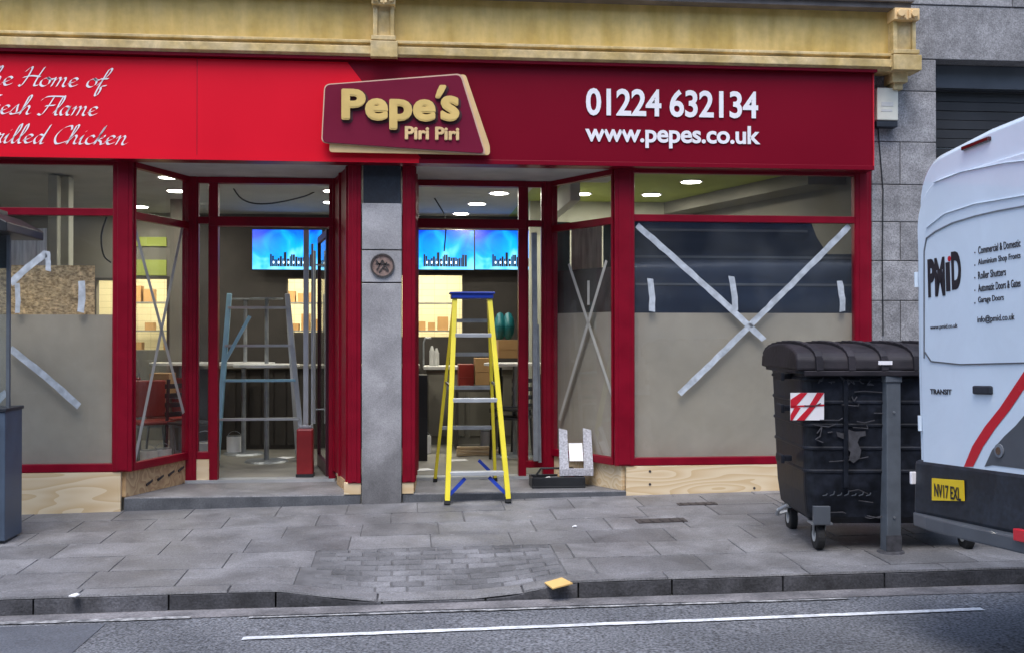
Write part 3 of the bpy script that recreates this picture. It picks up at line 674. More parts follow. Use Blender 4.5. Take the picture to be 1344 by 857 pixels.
# ---- fascia sign
FZ0 = P(600, 213, -.2).z; FZ1 = P(600, 84, -.2).z; FX1 = X(1146, -.2); FY = -.2
S = thing('fascia_sign', 'long red and crimson shop fascia with white phone number and web address', 'sign', (0, -.1, FZ0))
S_inv = Matrix.Translation((0, .1, -FZ0))
def reloc(o): o.matrix_parent_inverse = S_inv; return o
m = MB(); m.box(-9, FX1, FY, -.02, FZ0, FZ1); bd = reloc(m.build('board', M['crimson'], S, bevel=.004))
m = MB(); m.box(-9, FX1 + .02, -.26, -.02, FZ1, FZ1 + .035); reloc(m.build('top_trim', M['crimson'], S))
m = MB(); m.box(-9, FX1 + .012, FY - .012, -.02, FZ0 - .018, FZ0 + .022); reloc(m.build('bottom_trim', M['crimson'], S, bevel=.003))
m = MB(); m.box(FX1 + .0, FX1 + .012, FY - .012, -.02, FZ0 + .02, FZ1); reloc(m.build('end_trim', M['vanred'], S, bevel=.003))
a = P(456, 80, FY); b = P(553, 216, FY)
m = MB(); m.prism([(-9, FY - .004, FZ0 + .022), (b.x, FY - .004, FZ0 + .022), (a.x, FY - .004, FZ1 - .012), (-9, FY - .004, FZ1 - .012)], (0, .003, 0)); reloc(m.build('red_panel', M['red'], S))
m = MB(); m.box(-9, b.x - .02, FY - .016, FY - .012, FZ0 - .018, FZ0 + .022); reloc(m.build('bottom_strip', M['red'], S))
m = MB()
for pxx in (258,):
    m.box(X(pxx, FY) - .0015, X(pxx, FY) + .0015, FY - .0055, FY - .001, FZ0 + .02, FZ1)
reloc(m.build('panel_joint', M['framedark'], S))
U, V_ = Vector((1, 0, 0)), Vector((0, 0, 1)); YT = FY - .0075
def ftext(s, x0, x1, ytop, ybot, mt, bold=.0, par=S, yy=YT, name='lettering', ext=-.0, shear=0, space=1.0, e=.003, dx=0, dz=0, fat=0):
    a = P(x0, ybot, yy); b = P(x1, ybot, yy); c = P(x0, ytop, yy)
    o = text(name, s, mt, par, (a.x + dx, yy, a.z + dz), U, V_, b.x - a.x, c.z - a.z, bold, e, n=Vector((0, -1, 0)), shear=shear, space=space, fat=fat)
    o.matrix_parent_inverse = S_inv; return o
ftext('01224 632134', 769, 995, 115.5, 152, M['white'], .022, space=.96)
ftext('www.pepes.co.uk', 768, 998, 162, 193.5, M['white'], .024, space=.96)
# script lettering drawn with a broad pen
G = {'e': (.8, [[(0, .35), (.35, .5), (.6, .8), (.4, 1.0), (.15, .8), (.12, .35), (.35, .02), (.75, .25)]]),
 'h': (.95, [[(0, .1), (.35, 1.2), (.5, 2.0), (.32, 2.1), (.22, 1.2), (.12, 0)], [(.15, .3), (.45, .95), (.65, .8), (.6, .2), (.75, .02), (.95, .2)]]),
 'o': (.85, [[(.45, 1), (.1, .7), (.1, .2), (.4, 0), (.7, .3), (.65, .8), (.42, 1), (.6, .82), (.9, .85)]]),
 'm': (1.3, [[(0, .7), (.15, 1), (.2, .7), (.12, 0)], [(.15, .5), (.45, 1), (.6, .8), (.52, 0)], [(.55, .5), (.85, 1), (1.0, .8), (.95, .2), (1.1, 0), (1.3, .2)]]),
 'n': (.95, [[(0, .7), (.15, 1), (.2, .7), (.12, 0)], [(.15, .5), (.45, 1), (.62, .8), (.56, .2), (.7, 0), (.95, .2)]]),
 'f': (.62, [[(0, .2), (.5, 1.3), (.65, 2.0), (.45, 2.1), (.3, 1.2), (.12, -.7), (.3, -.9), (.4, -.3), (.35, .1), (.7, .2)], [(.05, .95), (.65, 1.0)]]),
 'r': (.75, [[(0, .4), (.2, 1.08), (.3, .88), (.55, .95), (.45, .3), (.58, 0), (.75, .2)]]),
 's': (.72, [[(0, .2), (.38, 1.08), (.45, .7), (.5, .25), (.25, 0), (.05, .12)], [(.3, .02), (.75, .2)]]),
 'l': (.5, [[(0, .2), (.4, 1.3), (.45, 2.0), (.32, 2.1), (.2, 1.2), (.18, .2), (.35, 0), (.55, .2)]]),
 'a': (.9, [[(.6, .9), (.3, 1), (.05, .5), (.2, 0), (.5, .3), (.65, 1), (.58, .2), (.75, 0), (.95, .2)]]),
 'i': (.48, [[(.0, .5), (.17, 1), (.1, .2), (.25, 0), (.5, .2)], [(.25, 1.4), (.3, 1.5)]]),
 'd': (.9, [[(.6, .9), (.3, 1), (.05, .5), (.2, 0), (.5, .3), (.75, 1.5), (.85, 2.1)], [(.85, 2.1), (.6, .2), (.75, 0), (.95, .2)]]),
 'c': (.72, [[(.6, .8), (.4, 1), (.1, .7), (.1, .2), (.4, 0), (.75, .25)]]),
 'k': (.85, [[(.0, .1), (.3, 1.3), (.42, 2.1), (.3, 1.6), (.1, 0)], [(.18, .4), (.6, 1.0), (.6, .75), (.25, .55), (.5, .3), (.6, 0), (.9, .2)]]),
 'T': (1.2, [[(-.1, 1.7), (.3, 2.0), (1.2, 2.0), (1.5, 2.15)], [(.75, 2), (.6, .4), (.4, 0), (.1, .1)]]),
 'H': (1.4, [[(.0, 1.6), (.25, 2.1), (.4, 2.0), (.32, 1.0), (.1, 0), (-.1, .1)], [(1.3, 2.15), (1.1, 1.0), (1.05, .1), (1.35, .1)], [(0, .95), (.6, 1.15), (1.25, 1.05)]]),
 'F': (1.1, [[(-.2, 1.6), (.2, 2.05), (1.5, 2.1)], [(.7, 2), (.5, .8), (.25, 0), (-.05, .1)], [(.3, 1.0), (1.0, 1.1)]]),
 'G': (1.25, [[(1.1, 1.7), (.8, 2.05), (.3, 1.6), (.1, .7), (.4, 0), (.9, .2), (1.0, .85), (.6, .85)]]),
 'C': (1.05, [[(1.1, 1.6), (.95, 2.05), (.4, 1.7), (.08, .8), (.35, 0), (1.05, .3)]]), ' ': (.6, [])}
def spline(pts, k=6):
    out = []; P_ = [pts[0]] + list(pts) + [pts[-1]]
    for i in range(1, len(P_) - 2):
        p0, p1, p2, p3 = [Vector(q).to_2d() for q in P_[i - 1:i + 3]]
        for j in range(k):
            t = j / k; out.append(.5 * ((2 * p1) + (p2 - p0) * t + (2 * p0 - 5 * p1 + 4 * p2 - p3) * t * t + (3 * p1 - p0 - 3 * p2 + p3) * t ** 3))
    out.append(Vector(pts[-1])); return out
def script_width(s): return sum(G[c][0] for c in s)
def script(s, o, sx, sy, mt, yy, parent, pen=.21):
    m = MB(); cx = 0; pn = Vector((pen * .8, pen * .75)); cnt = 0
    for ch in s:
        adv, st = G[ch]
        for pts in st:
            sp = spline(pts); cnt += 1
            q = []
            for p_ in sp:
                for sg in (-1, 1):
                    x_ = cx + p_.x + .28 * p_.y + sg * pn.x * .5; y_ = p_.y + sg * pn.y * .5
                    q.append((o.x + x_ * sx, yy - (cnt % 4) * .0003, o.z + y_ * sy))
            m.add(q, [(2 * i, 2 * i + 1, 2 * i + 3, 2 * i + 2) for i in range(len(sp) - 1)])
        cx += adv
    ob = m.build('script_lettering', mt, parent); ob.matrix_parent_inverse = S_inv; return ob
for s, key, xk, xe, yb_, in (('The Home of', 'Home of', 26, 137, 113), ('Fresh Flame', 'Flame', 50, 127, 151), ('Grilled Chicken', 'Chicken', 68, 166, 189)):
    a = P(xk, yb_, YT); e_ = P(xe, yb_, YT); sx = (e_.x - a.x) / script_width(key); sy = .076
    off = script_width(s[:s.index(key)]) * sx
    script(s, Vector((a.x - off, YT, a.z)), sx, sy, M['white'], YT, S)
# raised logo board
def rounded(pts, r=.04, n=5):
    out = []
    for i, p_ in enumerate(pts):
        a_, b_ = pts[i - 1], pts[(i + 1) % len(pts)]; u1 = (a_ - p_).normalized(); u2 = (b_ - p_).normalized()
        s_, e2 = p_ + u1 * r, p_ + u2 * r
        for j in range(n + 1):
            t = j / n; out.append(s_ * (1 - t) ** 2 + p_ * 2 * t * (1 - t) + e2 * t * t)
    return out
YL = FY - .1
def lp(lst, Y): return [P(a, b, Y) for a, b in lst]
gold = MB(); gold.prism(rounded(lp([(433, 178), (432, 200), (643, 204), (643, 192), (611, 98), (440, 112)], YL + .03), .03), (0, .02, 0))
o = gold.build('gold_backing', M['goldpale'], S); o.matrix_parent_inverse = S_inv
ln = MB(); ln.prism(rounded(lp([(425.5, 111), (421.5, 188), (638.5, 204), (606, 96.8)], YL + .012), .05), (0, .016, 0)); o = ln.build('pale_outline', M['pinkline'], S); o.matrix_parent_inverse = S_inv
lg = MB(); lg.prism(rounded(lp([(427, 112), (423, 187), (636, 202), (604, 98.5)], YL), .045), (0, .022, 0)); lgb = lg.build('logo_board', M['maroon'], S, bevel=.002); lgb.matrix_parent_inverse = S_inv
sp_ = MB(); 
for a, b in ((450, 150), (600, 120), (610, 190), (450, 180)): q = P(a, b, YL); sp_.tube((q.x, YL + .02, q.z), (q.x, FY, q.z), .012)
o = sp_.build('spacer', M['steel'], S); o.matrix_parent_inverse = S_inv
yl = YL - .003
yg = yl - .02
for wd_, x0_, x1_, yt_, yb_ in (('Pepe', 450, 570, 119, 168), ('s', 580, 601, 128, 158), ("'", 573, 584, 114, 128)):
    sh = .5 if wd_ == "'" else 0
    ftext(wd_, x0_, x1_, yt_, yb_, M['outline'], .012, yy=yl, e=.004, dx=.012, dz=-.014, fat=.024, space=1.04, shear=sh)
    ftext(wd_, x0_, x1_, yt_, yb_, M['gold'], .012, yy=yg, e=.012, fat=.0125, space=1.04, shear=sh)
ftext('Piri Piri', 532, 602, 167, 183, M['goldpale'], .01, yy=yl - .004, e=.008, fat=.005)

# ---- alarm box and cable
a0, b0 = P(1150, 158, -.15), P(1179, 116, -.15)
AB = thing('alarm_box', 'white alarm box mounted on the granite wall right of the fascia', 'alarm box', (a0.x, WY, a0.z))
m = MB(); m.box(.01, b0.x - a0.x, -.11, 0, .0, b0.z - a0.z); m.build('casing', M['alarm'], AB, bevel=.008)
m = MB(); m.box(.01, b0.x - a0.x, -.10, 0, -.06, -.002); m.build('lamp_base', M['vandark'], AB, bevel=.006)
m = MB(); m.box(.05, b0.x - a0.x - .05, -.113, -.108, .13, .17); m.box(.05, b0.x - a0.x - .06, -.113, -.108, .08, .1); m.build('faded_print', M['soffit'], AB)
pts = [P(1152, 160, WY - .01), P(1155, 200, WY - .01), P(1159, 250, WY - .01), P(1158, 330, WY - .01), P(1159, 440, WY - .01)]
m = MB(); m.path(pts, .006); tagged(m, 'cable', M['black'], 'thin black cable running down the granite below the alarm box', 'cable')

# ---- neighbour shutter
N = thing('roller_shutter', 'dark closed shutter in the deep granite opening behind the van', 'shutter', (xo, .25, 0))
m = MB()
zt_ = zl - .12
k = 0
z_ = -.3
while z_ < zt_ - .03: m.box(.01, 3.19, .0 + (k % 2) * .006, .04, z_, z_ + .085); z_ += .09; k += 1
m.build('slats', M['shutter'], N, bevel=.004)
m = MB(); m.box(.0, 3.19, -.1, .06, zt_ - .1, zl - .004); m.build('shutter_box', M['vangrey'], N)

# ------------------------------------------------------------------ interior things
# downlights
dl = thing('downlight', '', 'ceiling light', (0, 0, 0))
m = MB(); n = 28
m.tube((0, 0, -.012), (0, 0, -.002), .122, n); m.build('rim', M['white'], dl)
m = MB(); m.tube((0, 0, -.016), (0, 0, -.0125), .1, n); m.build('lens', M['lamp'], dl)
spots = [(222, 232, 'nearest downlight seen through the left slanted window'), (232, 250, 'second nearest downlight seen through the left slanted window'), (238, 266, 'third downlight in the row seen through the left slanted window, nearest the window post'), (183, 271, 'farthest downlight, at the left edge of the left slanted window'),
 (437, 250, 'upper of the two downlights in the glass over the left door'), (436, 265, 'lower of the two downlights in the glass over the left door'),
 (655, 253, 'nearest of the three downlights over the right door'), (626, 267, 'middle of the three downlights over the right door'), (605, 280, 'farthest of the three downlights over the right door'),
 (763, 254, 'single downlight in the top pane of the right slanted window'), (855, 255, 'smaller farther downlight in the top pane of the right display window'), (907, 238, 'larger nearer downlight in the top pane of the right display window')]
for i, (a, b, lab) in enumerate(spots):
    d = ray(a, b); q = CAM + d * ((CEIL - CAM.z) / d.z)
    o = dl if i == 0 else copy_tree(dl); o.location = (q.x, q.y, CEIL); tag(o, lab, 'ceiling light', 'downlights in the shop ceiling')
    la = bpy.data.lights.new('downlight_lamp', 'AREA'); la.shape = 'DISK'; la.size = .16; la.energy = 5; la.color = (1, .95, .82)
    lo_ = bpy.data.objects.new('downlight_lamp', la); col.objects.link(lo_); lo_.location = (q.x, q.y, CEIL - .03)
for x_, e in ((-4.2, 24), (-2.2, 24), (-.6, 16), (.6, 24)):   # strip lamps in the lit back room
    q = tagged(MB().box(x_ - .5, x_ + .5, 6.0, 6.12, CEIL - .06, CEIL - .002), 'strip_light', M['lamp'], 'lit ceiling strip in the back room behind the cream openings', 'ceiling light', group='strip lights in the back room')
    la = bpy.data.lights.new('strip_lamp', 'AREA'); la.shape = 'RECTANGLE'; la.size = 1; la.size_y = .1; la.energy = e; la.color = (1, .88, .6)
    lo_ = bpy.data.objects.new('strip_lamp', la); col.objects.link(lo_); lo_.location = (x_, 6.06, CEIL - .08)

# screens
def screenmat():
    m = bpy.data.materials.new('screen_picture'); m.use_nodes = True; t = m.node_tree; L = t.links.new; b = t.nodes['Principled BSDF']
    tc = nn(t, 'TexCoord'); mp = nn(t, 'Mapping'); mp.inputs['Rotation'].default_value = (0, R(25), 0); L(tc.outputs['Object'], mp.inputs[0])
    wv = nn(t, 'TexNoise'); wv.inputs['Scale'].default_value = 2.6; wv.inputs['Detail'].default_value = 2; wv.inputs['Distortion'].default_value = 1.2; L(mp.outputs[0], wv.inputs['Vector'])
    sx = nn(t, 'SeparateXYZ'); L(tc.outputs['Object'], sx.inputs[0])
    ma = nn(t, 'Math', operation='MULTIPLY_ADD'); ma.inputs[1].default_value = -.9; ma.inputs[2].default_value = .62; L(sx.outputs[2], ma.inputs[0])
    ad = nn(t, 'Math', operation='MULTIPLY_ADD'); ad.inputs[1].default_value = .8; L(wv.outputs[0], ad.inputs[0]); L(ma.outputs[0], ad.inputs[2])
    sb = nn(t, 'Math', operation='SUBTRACT'); sb.inputs[1].default_value = .3; L(ad.outputs[0], sb.inputs[0])
    cr = nn(t, 'ValToRGB'); e = cr.color_ramp.elements; e[0].position = .2; e[0].color = (0, .03, .5, 1); e[1].position = .9; e[1].color = (.25, .75, 1, 1)
    k = e.new(.55); k.color = (0, .28, .85, 1); L(sb.outputs[0], cr.inputs[0])
    b.inputs['Base Color'].default_value = (.01, .01, .01, 1); b.inputs['Roughness'].default_value = .2
    L(cr.outputs[0], b.inputs['Emission Color']); b.inputs['Emission Strength'].default_value = .95; return m
M['screen'] = screenmat()
TY = BY - .25; a, b = P(622, 301, TY), P(712, 355, TY); TW = b.x - a.x; THh = a.z - b.z
tv = thing('menu_screen', '', 'screen')
m = MB(); m.box(0, TW, 0, .05, 0, THh); m.build('casing', M['black'], tv, bevel=.004)
m = MB(); m.box(.012, TW - .012, -.003, 0, .012, THh - .012); pic = m.build('display', M['screen'], tv)
m = MB()   # dark skyline near the foot of the picture
xx = TW * .26
while xx < TW * .88:
    w_ = random.uniform(.015, .04); h = random.uniform(.09, .19); m.box(xx, xx + w_ * .85, -.006, -.004, .05, .05 + h); xx += w_
m.build('skyline', M['ink'], pic)
m = MB()
for i in range(7): m.box(TW * (.3 + i * .07), TW * (.3 + i * .07) + .018, -.008, -.0065, .09, .12)
m.build('skyline_lights', emis('screen_white', (.7, .85, 1), 1), pic)
for i, (pxx, lab) in enumerate(((330, 'blue menu screen seen through the left entrance'), (532, 'blue menu screen just right of the granite pillar'), (622.5, 'blue menu screen above the yellow ladder, right of its pair'))):
    o = tv if i == 0 else copy_tree(tv); q = P(pxx, 355, TY); o.location = (q.x, TY, q.z); tag(o, lab, 'screen', 'menu screens on the back wall')
# bar tables
bt = thing('bar_table', '', 'table')
m = MB(); m.tube((0, 0, 1.04), (0, 0, 1.07), .36, 32); m.build('table_top', M['top'], bt, bevel=.004)
m = MB(); m.tube((0, 0, .02), (0, 0, 1.04), .028, 14); m.build('pole', M['steel'], bt)
m = MB(); m.tube((0, 0, 0), (0, 0, .02), .24, 28, .22); m.build('base', M['steel'], bt)
for i, (pxx, Y, lab) in enumerate(((350, 2.3, 'round pale bar table in the middle of the left entrance'), (320, 3.1, 'round bar table farther back behind the pale blue stepladder'), (676, 2.6, 'round white bar table right of the yellow ladder'), (238, 3.2, 'round bar table seen through the left slanted window'))):
    o = bt if i == 0 else copy_tree(bt); o.location = (X(pxx, Y), Y, FLOOR); tag(o, lab, 'table', 'bar tables inside the shop')
# upturned pole bases standing on tables: chrome poles
m = MB(); xq = X(350, 2.3)
m.tube((xq, 2.3, FLOOR + 1.075), (xq, 2.3, FLOOR + 1.78), .022); m.tube((xq, 2.3, FLOOR + 1.78), (xq, 2.3, FLOOR + 1.795), .18, 24)
tagged(m, 'upturned_stool_base', M['steel'], 'upturned steel stool base on the table in the left entrance', 'stool base', group='upturned stool bases')
m = MB(); xq = X(322, 3.1)
m.tube((xq, 3.1, FLOOR + 1.075), (xq, 3.1, FLOOR + 1.8), .022); m.tube((xq, 3.1, FLOOR + 1.8), (xq, 3.1, FLOOR + 1.815), .18, 24)
tagged(m, 'upturned_stool_base', M['steel'], 'upturned steel stool base on the farther table behind the blue stepladder', 'stool base', group='upturned stool bases')
# pale blue platform ladder
L2 = thing('platform_ladder', 'pale blue grey platform stepladder standing inside the left entrance', 'stepladder', (X(340, 1.8), 1.8, FLOOR))
c0 = X(340, 1.8)
def lz(py, Y): return Z(340, py, Y) - FLOOR
T1, T2 = (X(301, 1.8) - c0, 0, lz(386, 1.8)), (X(377, 1.8) - c0, 0, lz(386, 1.8))
for a, b, mm in ((T1, (X(283, 1.6) - c0, -.2, .01), 'paleblue'), (T2, (X(400, 1.6) - c0, -.2, .01), 'alu'), (T1, (X(290, 2.6) - c0, .6, .01), 'paleblue'), (T2, (X(394, 2.6) - c0, .6, .01), 'alu')):
    m = MB(); m.beam(a, b, .05, .03, up=(0, 1, 0)); m.build('leg', M[mm], L2, bevel=.003)
for t in (.08, .3, .5, .72):
    z = T1[2] * (1 - t); a = Vector(T1).lerp(Vector((X(283, 1.6) - c0, -.2, .01)), t); b = Vector(T2).lerp(Vector((X(400, 1.6) - c0, -.2, .01)), t)
    m = MB(); m.beam(a, b, .07, .025); m.build('tread', M['alu'], L2) if t != .5 else m.build('tread', M['paleblue'], L2)
m = MB(); m.beam((X(326, 1.6) - c0, -.1, lz(415, 1.7)), (X(292, 1.6) - c0, -.15, lz(478, 1.7)), .035, .02, up=(0, 1, 0)); m.build('brace', M['paleblue'], L2)
# counter
Ct = thing('counter', 'dark serving counter with a pale top along the back of the shop', 'counter', (0, 3.6, FLOOR))
m = MB(); m.box(X(262, 3.6), X(548, 3.6), 0, .6, 0, .98)
for i in range(18): x_ = X(262, 3.6) + i * .15; m.box(x_, x_ + .13, -.012, 0, .05, .95)
m.build('front', M['walldark'], Ct); m = MB(); m.box(X(260, 3.6) - .05, X(548, 3.6) + .03, -.06, .66, .98, 1.02); m.build('counter_top', M['wallbeige'], Ct, bevel=.005)
Ct2 = thing('counter', 'light grey kitchen counter behind the yellow ladder', 'counter', (0, 4.0, FLOOR))
m = MB(); m.box(X(560, 4), X(700, 4), 0, .6, 0, .95); m.box(X(562, 4), X(610, 4), -.012, 0, .1, .88); m.box(X(616, 4), X(690, 4), -.012, 0, .1, .88); m.build('cabinet', M['wallbeige'], Ct2, bevel=.004)
m = MB(); m.box(X(556, 4), X(704, 4), -.05, .64, .95, .99); m.build('counter_top', M['soffit'], Ct2, bevel=.004)
# red stacked chairs seen at left
rc = thing('red_chair', '', 'chair')
m = MB(); m.box(-.2, .2, -.2, .2, .44, .48); m.build('seat', M['redchair'], rc, bevel=.02)
m = MB(); m.box(-.2, .2, .18, .22, .5, .9); m.build('backrest', M['redchair'], rc, bevel=.015)
for sx_ in (-1, 1):
    for sy_ in (-1, 1):
        m = MB(); m.tube((.17 * sx_, .17 * sy_, .45), (.2 * sx_, .2 * sy_, 0), .013); m.build('leg', M['steel'], rc)
for i, (pxx, Y, rz, lab) in enumerate(((200, 2.1, .5, 'red chair nearest the left slanted window'), (226, 2.7, -.6, 'red chair turned away, beside the pale inner column'), (184, 3.3, 2.6, 'red chair farthest back at the left, under the lit opening'))):
    o = rc if i == 0 else copy_tree(rc); o.location = (X(pxx, Y), Y, FLOOR); o.rotation_euler[2] = rz; tag(o, lab, 'chair', 'red chairs inside the shop')
# floor clutter on the left
m = MB(); q = P(268, 585, 1.9)
BK = thing('bucket', 'pale bucket with a handle on the floor behind the left side light', 'bucket', (X(270, 1.9), 1.9, FLOOR))
m.tube((0, 0, 0), (0, 0, .26), .11, 20, .14); m.build('body', M['soffit'], BK); m = MB(); m.path([(math.cos(t) * .14, -.02, .26 + math.sin(t) * .12) for t in [math.pi * i / 10 for i in range(11)]], .005, 6); m.build('handle', M['steel'], BK)
for (a, b, t, bo, Y, mt, nm, lab) in ((602, 622, 478, 512, 3.4, 'redchair', 'red_box', 'dark red box stacked behind the ladder treads'), (624, 648, 470, 505, 3.3, 'cardboard', 'cardboard_box', 'brown cardboard box behind the upper ladder treads'), (654, 682, 446, 470, 3.8, 'cardboard', 'cardboard_box', 'brown cardboard box on the counter right of the ladder'),
                                  (196, 222, 490, 520, 2.4, 'cardboard', 'cardboard_box', 'brown cardboard box low in the left slanted window'), (545, 561, 492, 575, 2.2, 'black', 'black_cabinet', 'tall black cabinet just inside the right entrance')):
    a_, b_ = P(a, bo, Y), P(b, t, Y); m = MB(); bt_ = max(a_.z, FLOOR) if nm != 'black_cabinet' else FLOOR
    m.box(a_.x, b_.x, Y, Y + .35, bt_, b_.z); m.box(a_.x + .01, b_.x - .01, Y - .004, Y, (bt_ + b_.z) / 2 - .004, (bt_ + b_.z) / 2 + .004) ; tagged(m, nm, M[mt], lab, 'cabinet' if nm == 'black_cabinet' else 'box', bevel=.006)
m = MB(); Y = 3.3; m.box(X(598, Y), X(652, Y), Y - .05, Y + .4, P(600, 514, Y).z, P(600, 510, Y).z)
for a in (600, 650): m.box(X(a, Y) - .015, X(a, Y) + .015, Y - .03, Y + .38, FLOOR, P(600, 514, Y).z)
tagged(m, 'low_trestle', M['walldark'], 'low dark trestle under the boxes behind the ladder', 'trestle')
# teal chair shells leaning
for i, (pxx, lab) in enumerate(((657, 'left teal chair shell on the counter beside the ladder'), (668, 'right teal chair shell on the counter beside the ladder'))):
    m = MB(); Y = 3.9; cx_, cz_ = X(pxx, Y), P(660, 428, Y).z; vs = []; nn_ = 12
    for r_i in range(4):
        for j in range(nn_):
            t = 2 * math.pi * j / nn_; rr = r_i / 3; vs.append((cx_ + math.cos(t) * .065 * rr, Y + .06 * rr * rr + .03 * abs(math.sin(t)) * rr, cz_ + math.sin(t) * .17 * rr))
    m.add(vs, [(r_i * nn_ + j, r_i * nn_ + (j + 1) % nn_, (r_i + 1) * nn_ + (j + 1) % nn_, (r_i + 1) * nn_ + j) for r_i in range(3) for j in range(nn_)])
    o = tagged(m, 'chair_shell', M['teal'], lab, 'chair shell', group='teal chair shells'); md = o.modifiers.new('s', 'SOLIDIFY'); md.thickness = .015
# kitchen bits in bright opening
for i, (a, hgt, lab) in enumerate(((556, .26, 'narrow tap like fitting in the bright opening'), (567, .2, 'pale bottle in the bright opening nearest the tap'), (573, .17, 'pale bottle in the bright opening nearest the ladder'))):
    Y = 4.3; m = MB(); z_ = FLOOR + .99; x_ = X(a, Y)
    if i == 0: m.path([(x_, Y, z_), (x_, Y, z_ + .3), (x_ + .02, Y, z_ + .36), (x_ + .1, Y, z_ + .36)], .012)
    else: m.tube((x_, Y, z_), (x_, Y, z_ + hgt), .035, 14); m.tube((x_, Y, z_ + hgt), (x_, Y, z_ + hgt + .06), .03, 14, .012)
    tagged(m, 'kitchen_tap' if i == 0 else 'bottle', M['steel'] if i == 0 else M['soffit'], lab, 'tap' if i == 0 else 'bottle')
Y = 1.35
for (a, b, t, bo, mt, nm, lab) in ((731, 748, 292, 352, 'teal', 'teal_reflection', 'teal upright sheet at the left of the right slanted window'), (792, 812, 292, 352, 'teal', 'teal_reflection', 'teal upright sheet at the right of the right slanted window'), (750, 790, 296, 351, 'curtain', 'pale_poster', 'pale creased poster between the two teal sheets')):  # teal sheets are added to imitate a reflection in the glass
    a_, b_ = P(a, bo, Y), P(b, t, Y); m = MB(); m.box(a_.x, b_.x, Y, Y + .015, FLOOR, b_.z); m.box(a_.x, b_.x, Y - .003, Y, b_.z - .06, b_.z - .05); tagged(m, nm, M[mt] if mt != 'teal' else M['tealrefl'], lab, 'sheet')
# dark stacked chairs on the right
sc = thing('dark_chair', '', 'chair')
MB().box(-.2, .2, -.2, .2, .44, .47).build('seat', M['black'], sc, bevel=.015)
m = MB()
for k in range(4): m.box(-.19, .19, .19, .21, .52 + k * .1, .57 + k * .1)
m.build('backrest', M['black'], sc)
for sx_ in (-1, 1):
    for sy_ in (-1, 1): MB().beam((.17 * sx_, .17 * sy_, .45 if sy_ < 0 else .92), (.19 * sx_, .2 * sy_, 0), .025, .025).build('leg', M['black'], sc)
for i, (pxx, Y, rz, dz, lab) in enumerate(((672, 2.4, 1.2, 0, 'dark chair standing on the floor right of the ladder'), (672, 2.4, 1.25, .1, 'dark chair stacked on top of the one right of the ladder'), (700, 2.9, .3, 0, 'dark chair half hidden behind the metal profile'), (252, 2.0, .8, 0, 'dark chair behind the left side light'))):
    o = sc if i == 0 else copy_tree(sc); o.location = (X(pxx, Y), Y, FLOOR + dz); o.rotation_euler[2] = rz; tag(o, lab, 'chair', 'dark chairs inside the shop')
tin = thing('paint_tin', '', 'tin')
MB().tube((0, 0, 0), (0, 0, .2), .09, 20).build('body', M['paper'], tin, bevel=.003)
MB().tube((0, 0, .2), (0, 0, .208), .085, 20).build('lid', M['steel'], tin)
m = MB(); m.path([(math.cos(t) * .09, 0, .16 + math.sin(t) * .1) for t in [math.pi * i / 8 for i in range(9)]], .003, 6); m.build('handle', M['steel'], tin)
for i, (pxx, Y, dz, lab) in enumerate(((556, 3.0, 0, 'white paint tin on the floor just right of the granite pillar'), (196, 1.7, 0, 'white paint tin low in the left slanted window, left of the other'), (214, 1.85, 0, 'white paint tin low in the left slanted window, right of the other'), (308, 3.2, 0, 'white paint tin behind the foot of the pale blue stepladder'), (640, 3.6, 0, 'white paint tin behind the right rail of the yellow ladder'))):
    o = tin if i == 0 else copy_tree(tin); o.location = (X(pxx, Y), Y, FLOOR + dz); tag(o, lab, 'tin', 'paint tins on the shop floor')
for i, (pxx, Y, rz, lab) in enumerate(((553, 1.4, .4, 'white sheet of paper on the floor inside the right entrance'), (372, 2.6, 1.1, 'white sheet of paper on the floor inside the left entrance'), (600, 2.2, .2, 'white sheet of paper on the floor behind the yellow ladder'))):
    m = MB(); c_, s_ = math.cos(rz), math.sin(rz); x_ = X(pxx, Y); q = [(x_ + a * c_ - b * s_, Y + a * s_ + b * c_, FLOOR + .002) for a, b in ((-.11, -.08), (.11, -.08), (.11, .08), (-.11, .08))]; m.prism(q, (0, 0, .004)); tagged(m, 'paper_sheet', M['paper'], lab, 'paper', group='papers on the shop floor')
for i, (a, b, Y, mt, lab) in enumerate(((180, 205, 2.6, 'ply2', 'brown timber offcut pile under the lit opening at the left'), (600, 640, 2.6, 'ply', 'pale timber offcuts on the floor behind the ladder'))):
    m = MB(); x0, x1 = X(a, Y), X(b, Y)
    for k in range(5): m.beam((x0, Y + k * .03, FLOOR + .02 + (k % 3) * .035), (x1 + .03 * k, Y + .1 - k * .02, FLOOR + .02 + (k % 3) * .035), .05, .03)
    tagged(m, 'timber_offcuts', M[mt], lab, 'timber')
m = MB(); x_ = X(205, 2.9)
for k in range(3): m.box(x_ - .3, x_ + .3, 2.9, 3.3, FLOOR + k * .33, FLOOR + k * .33 + .03)
for a in (-.3, .28):
    for b in (2.9, 3.28): m.box(x_ + a, x_ + a + .02, b, b + .02, FLOOR, FLOOR + .95)
tagged(m, 'metal_rack', M['steel'], 'low open metal rack behind the left slanted window', 'rack')
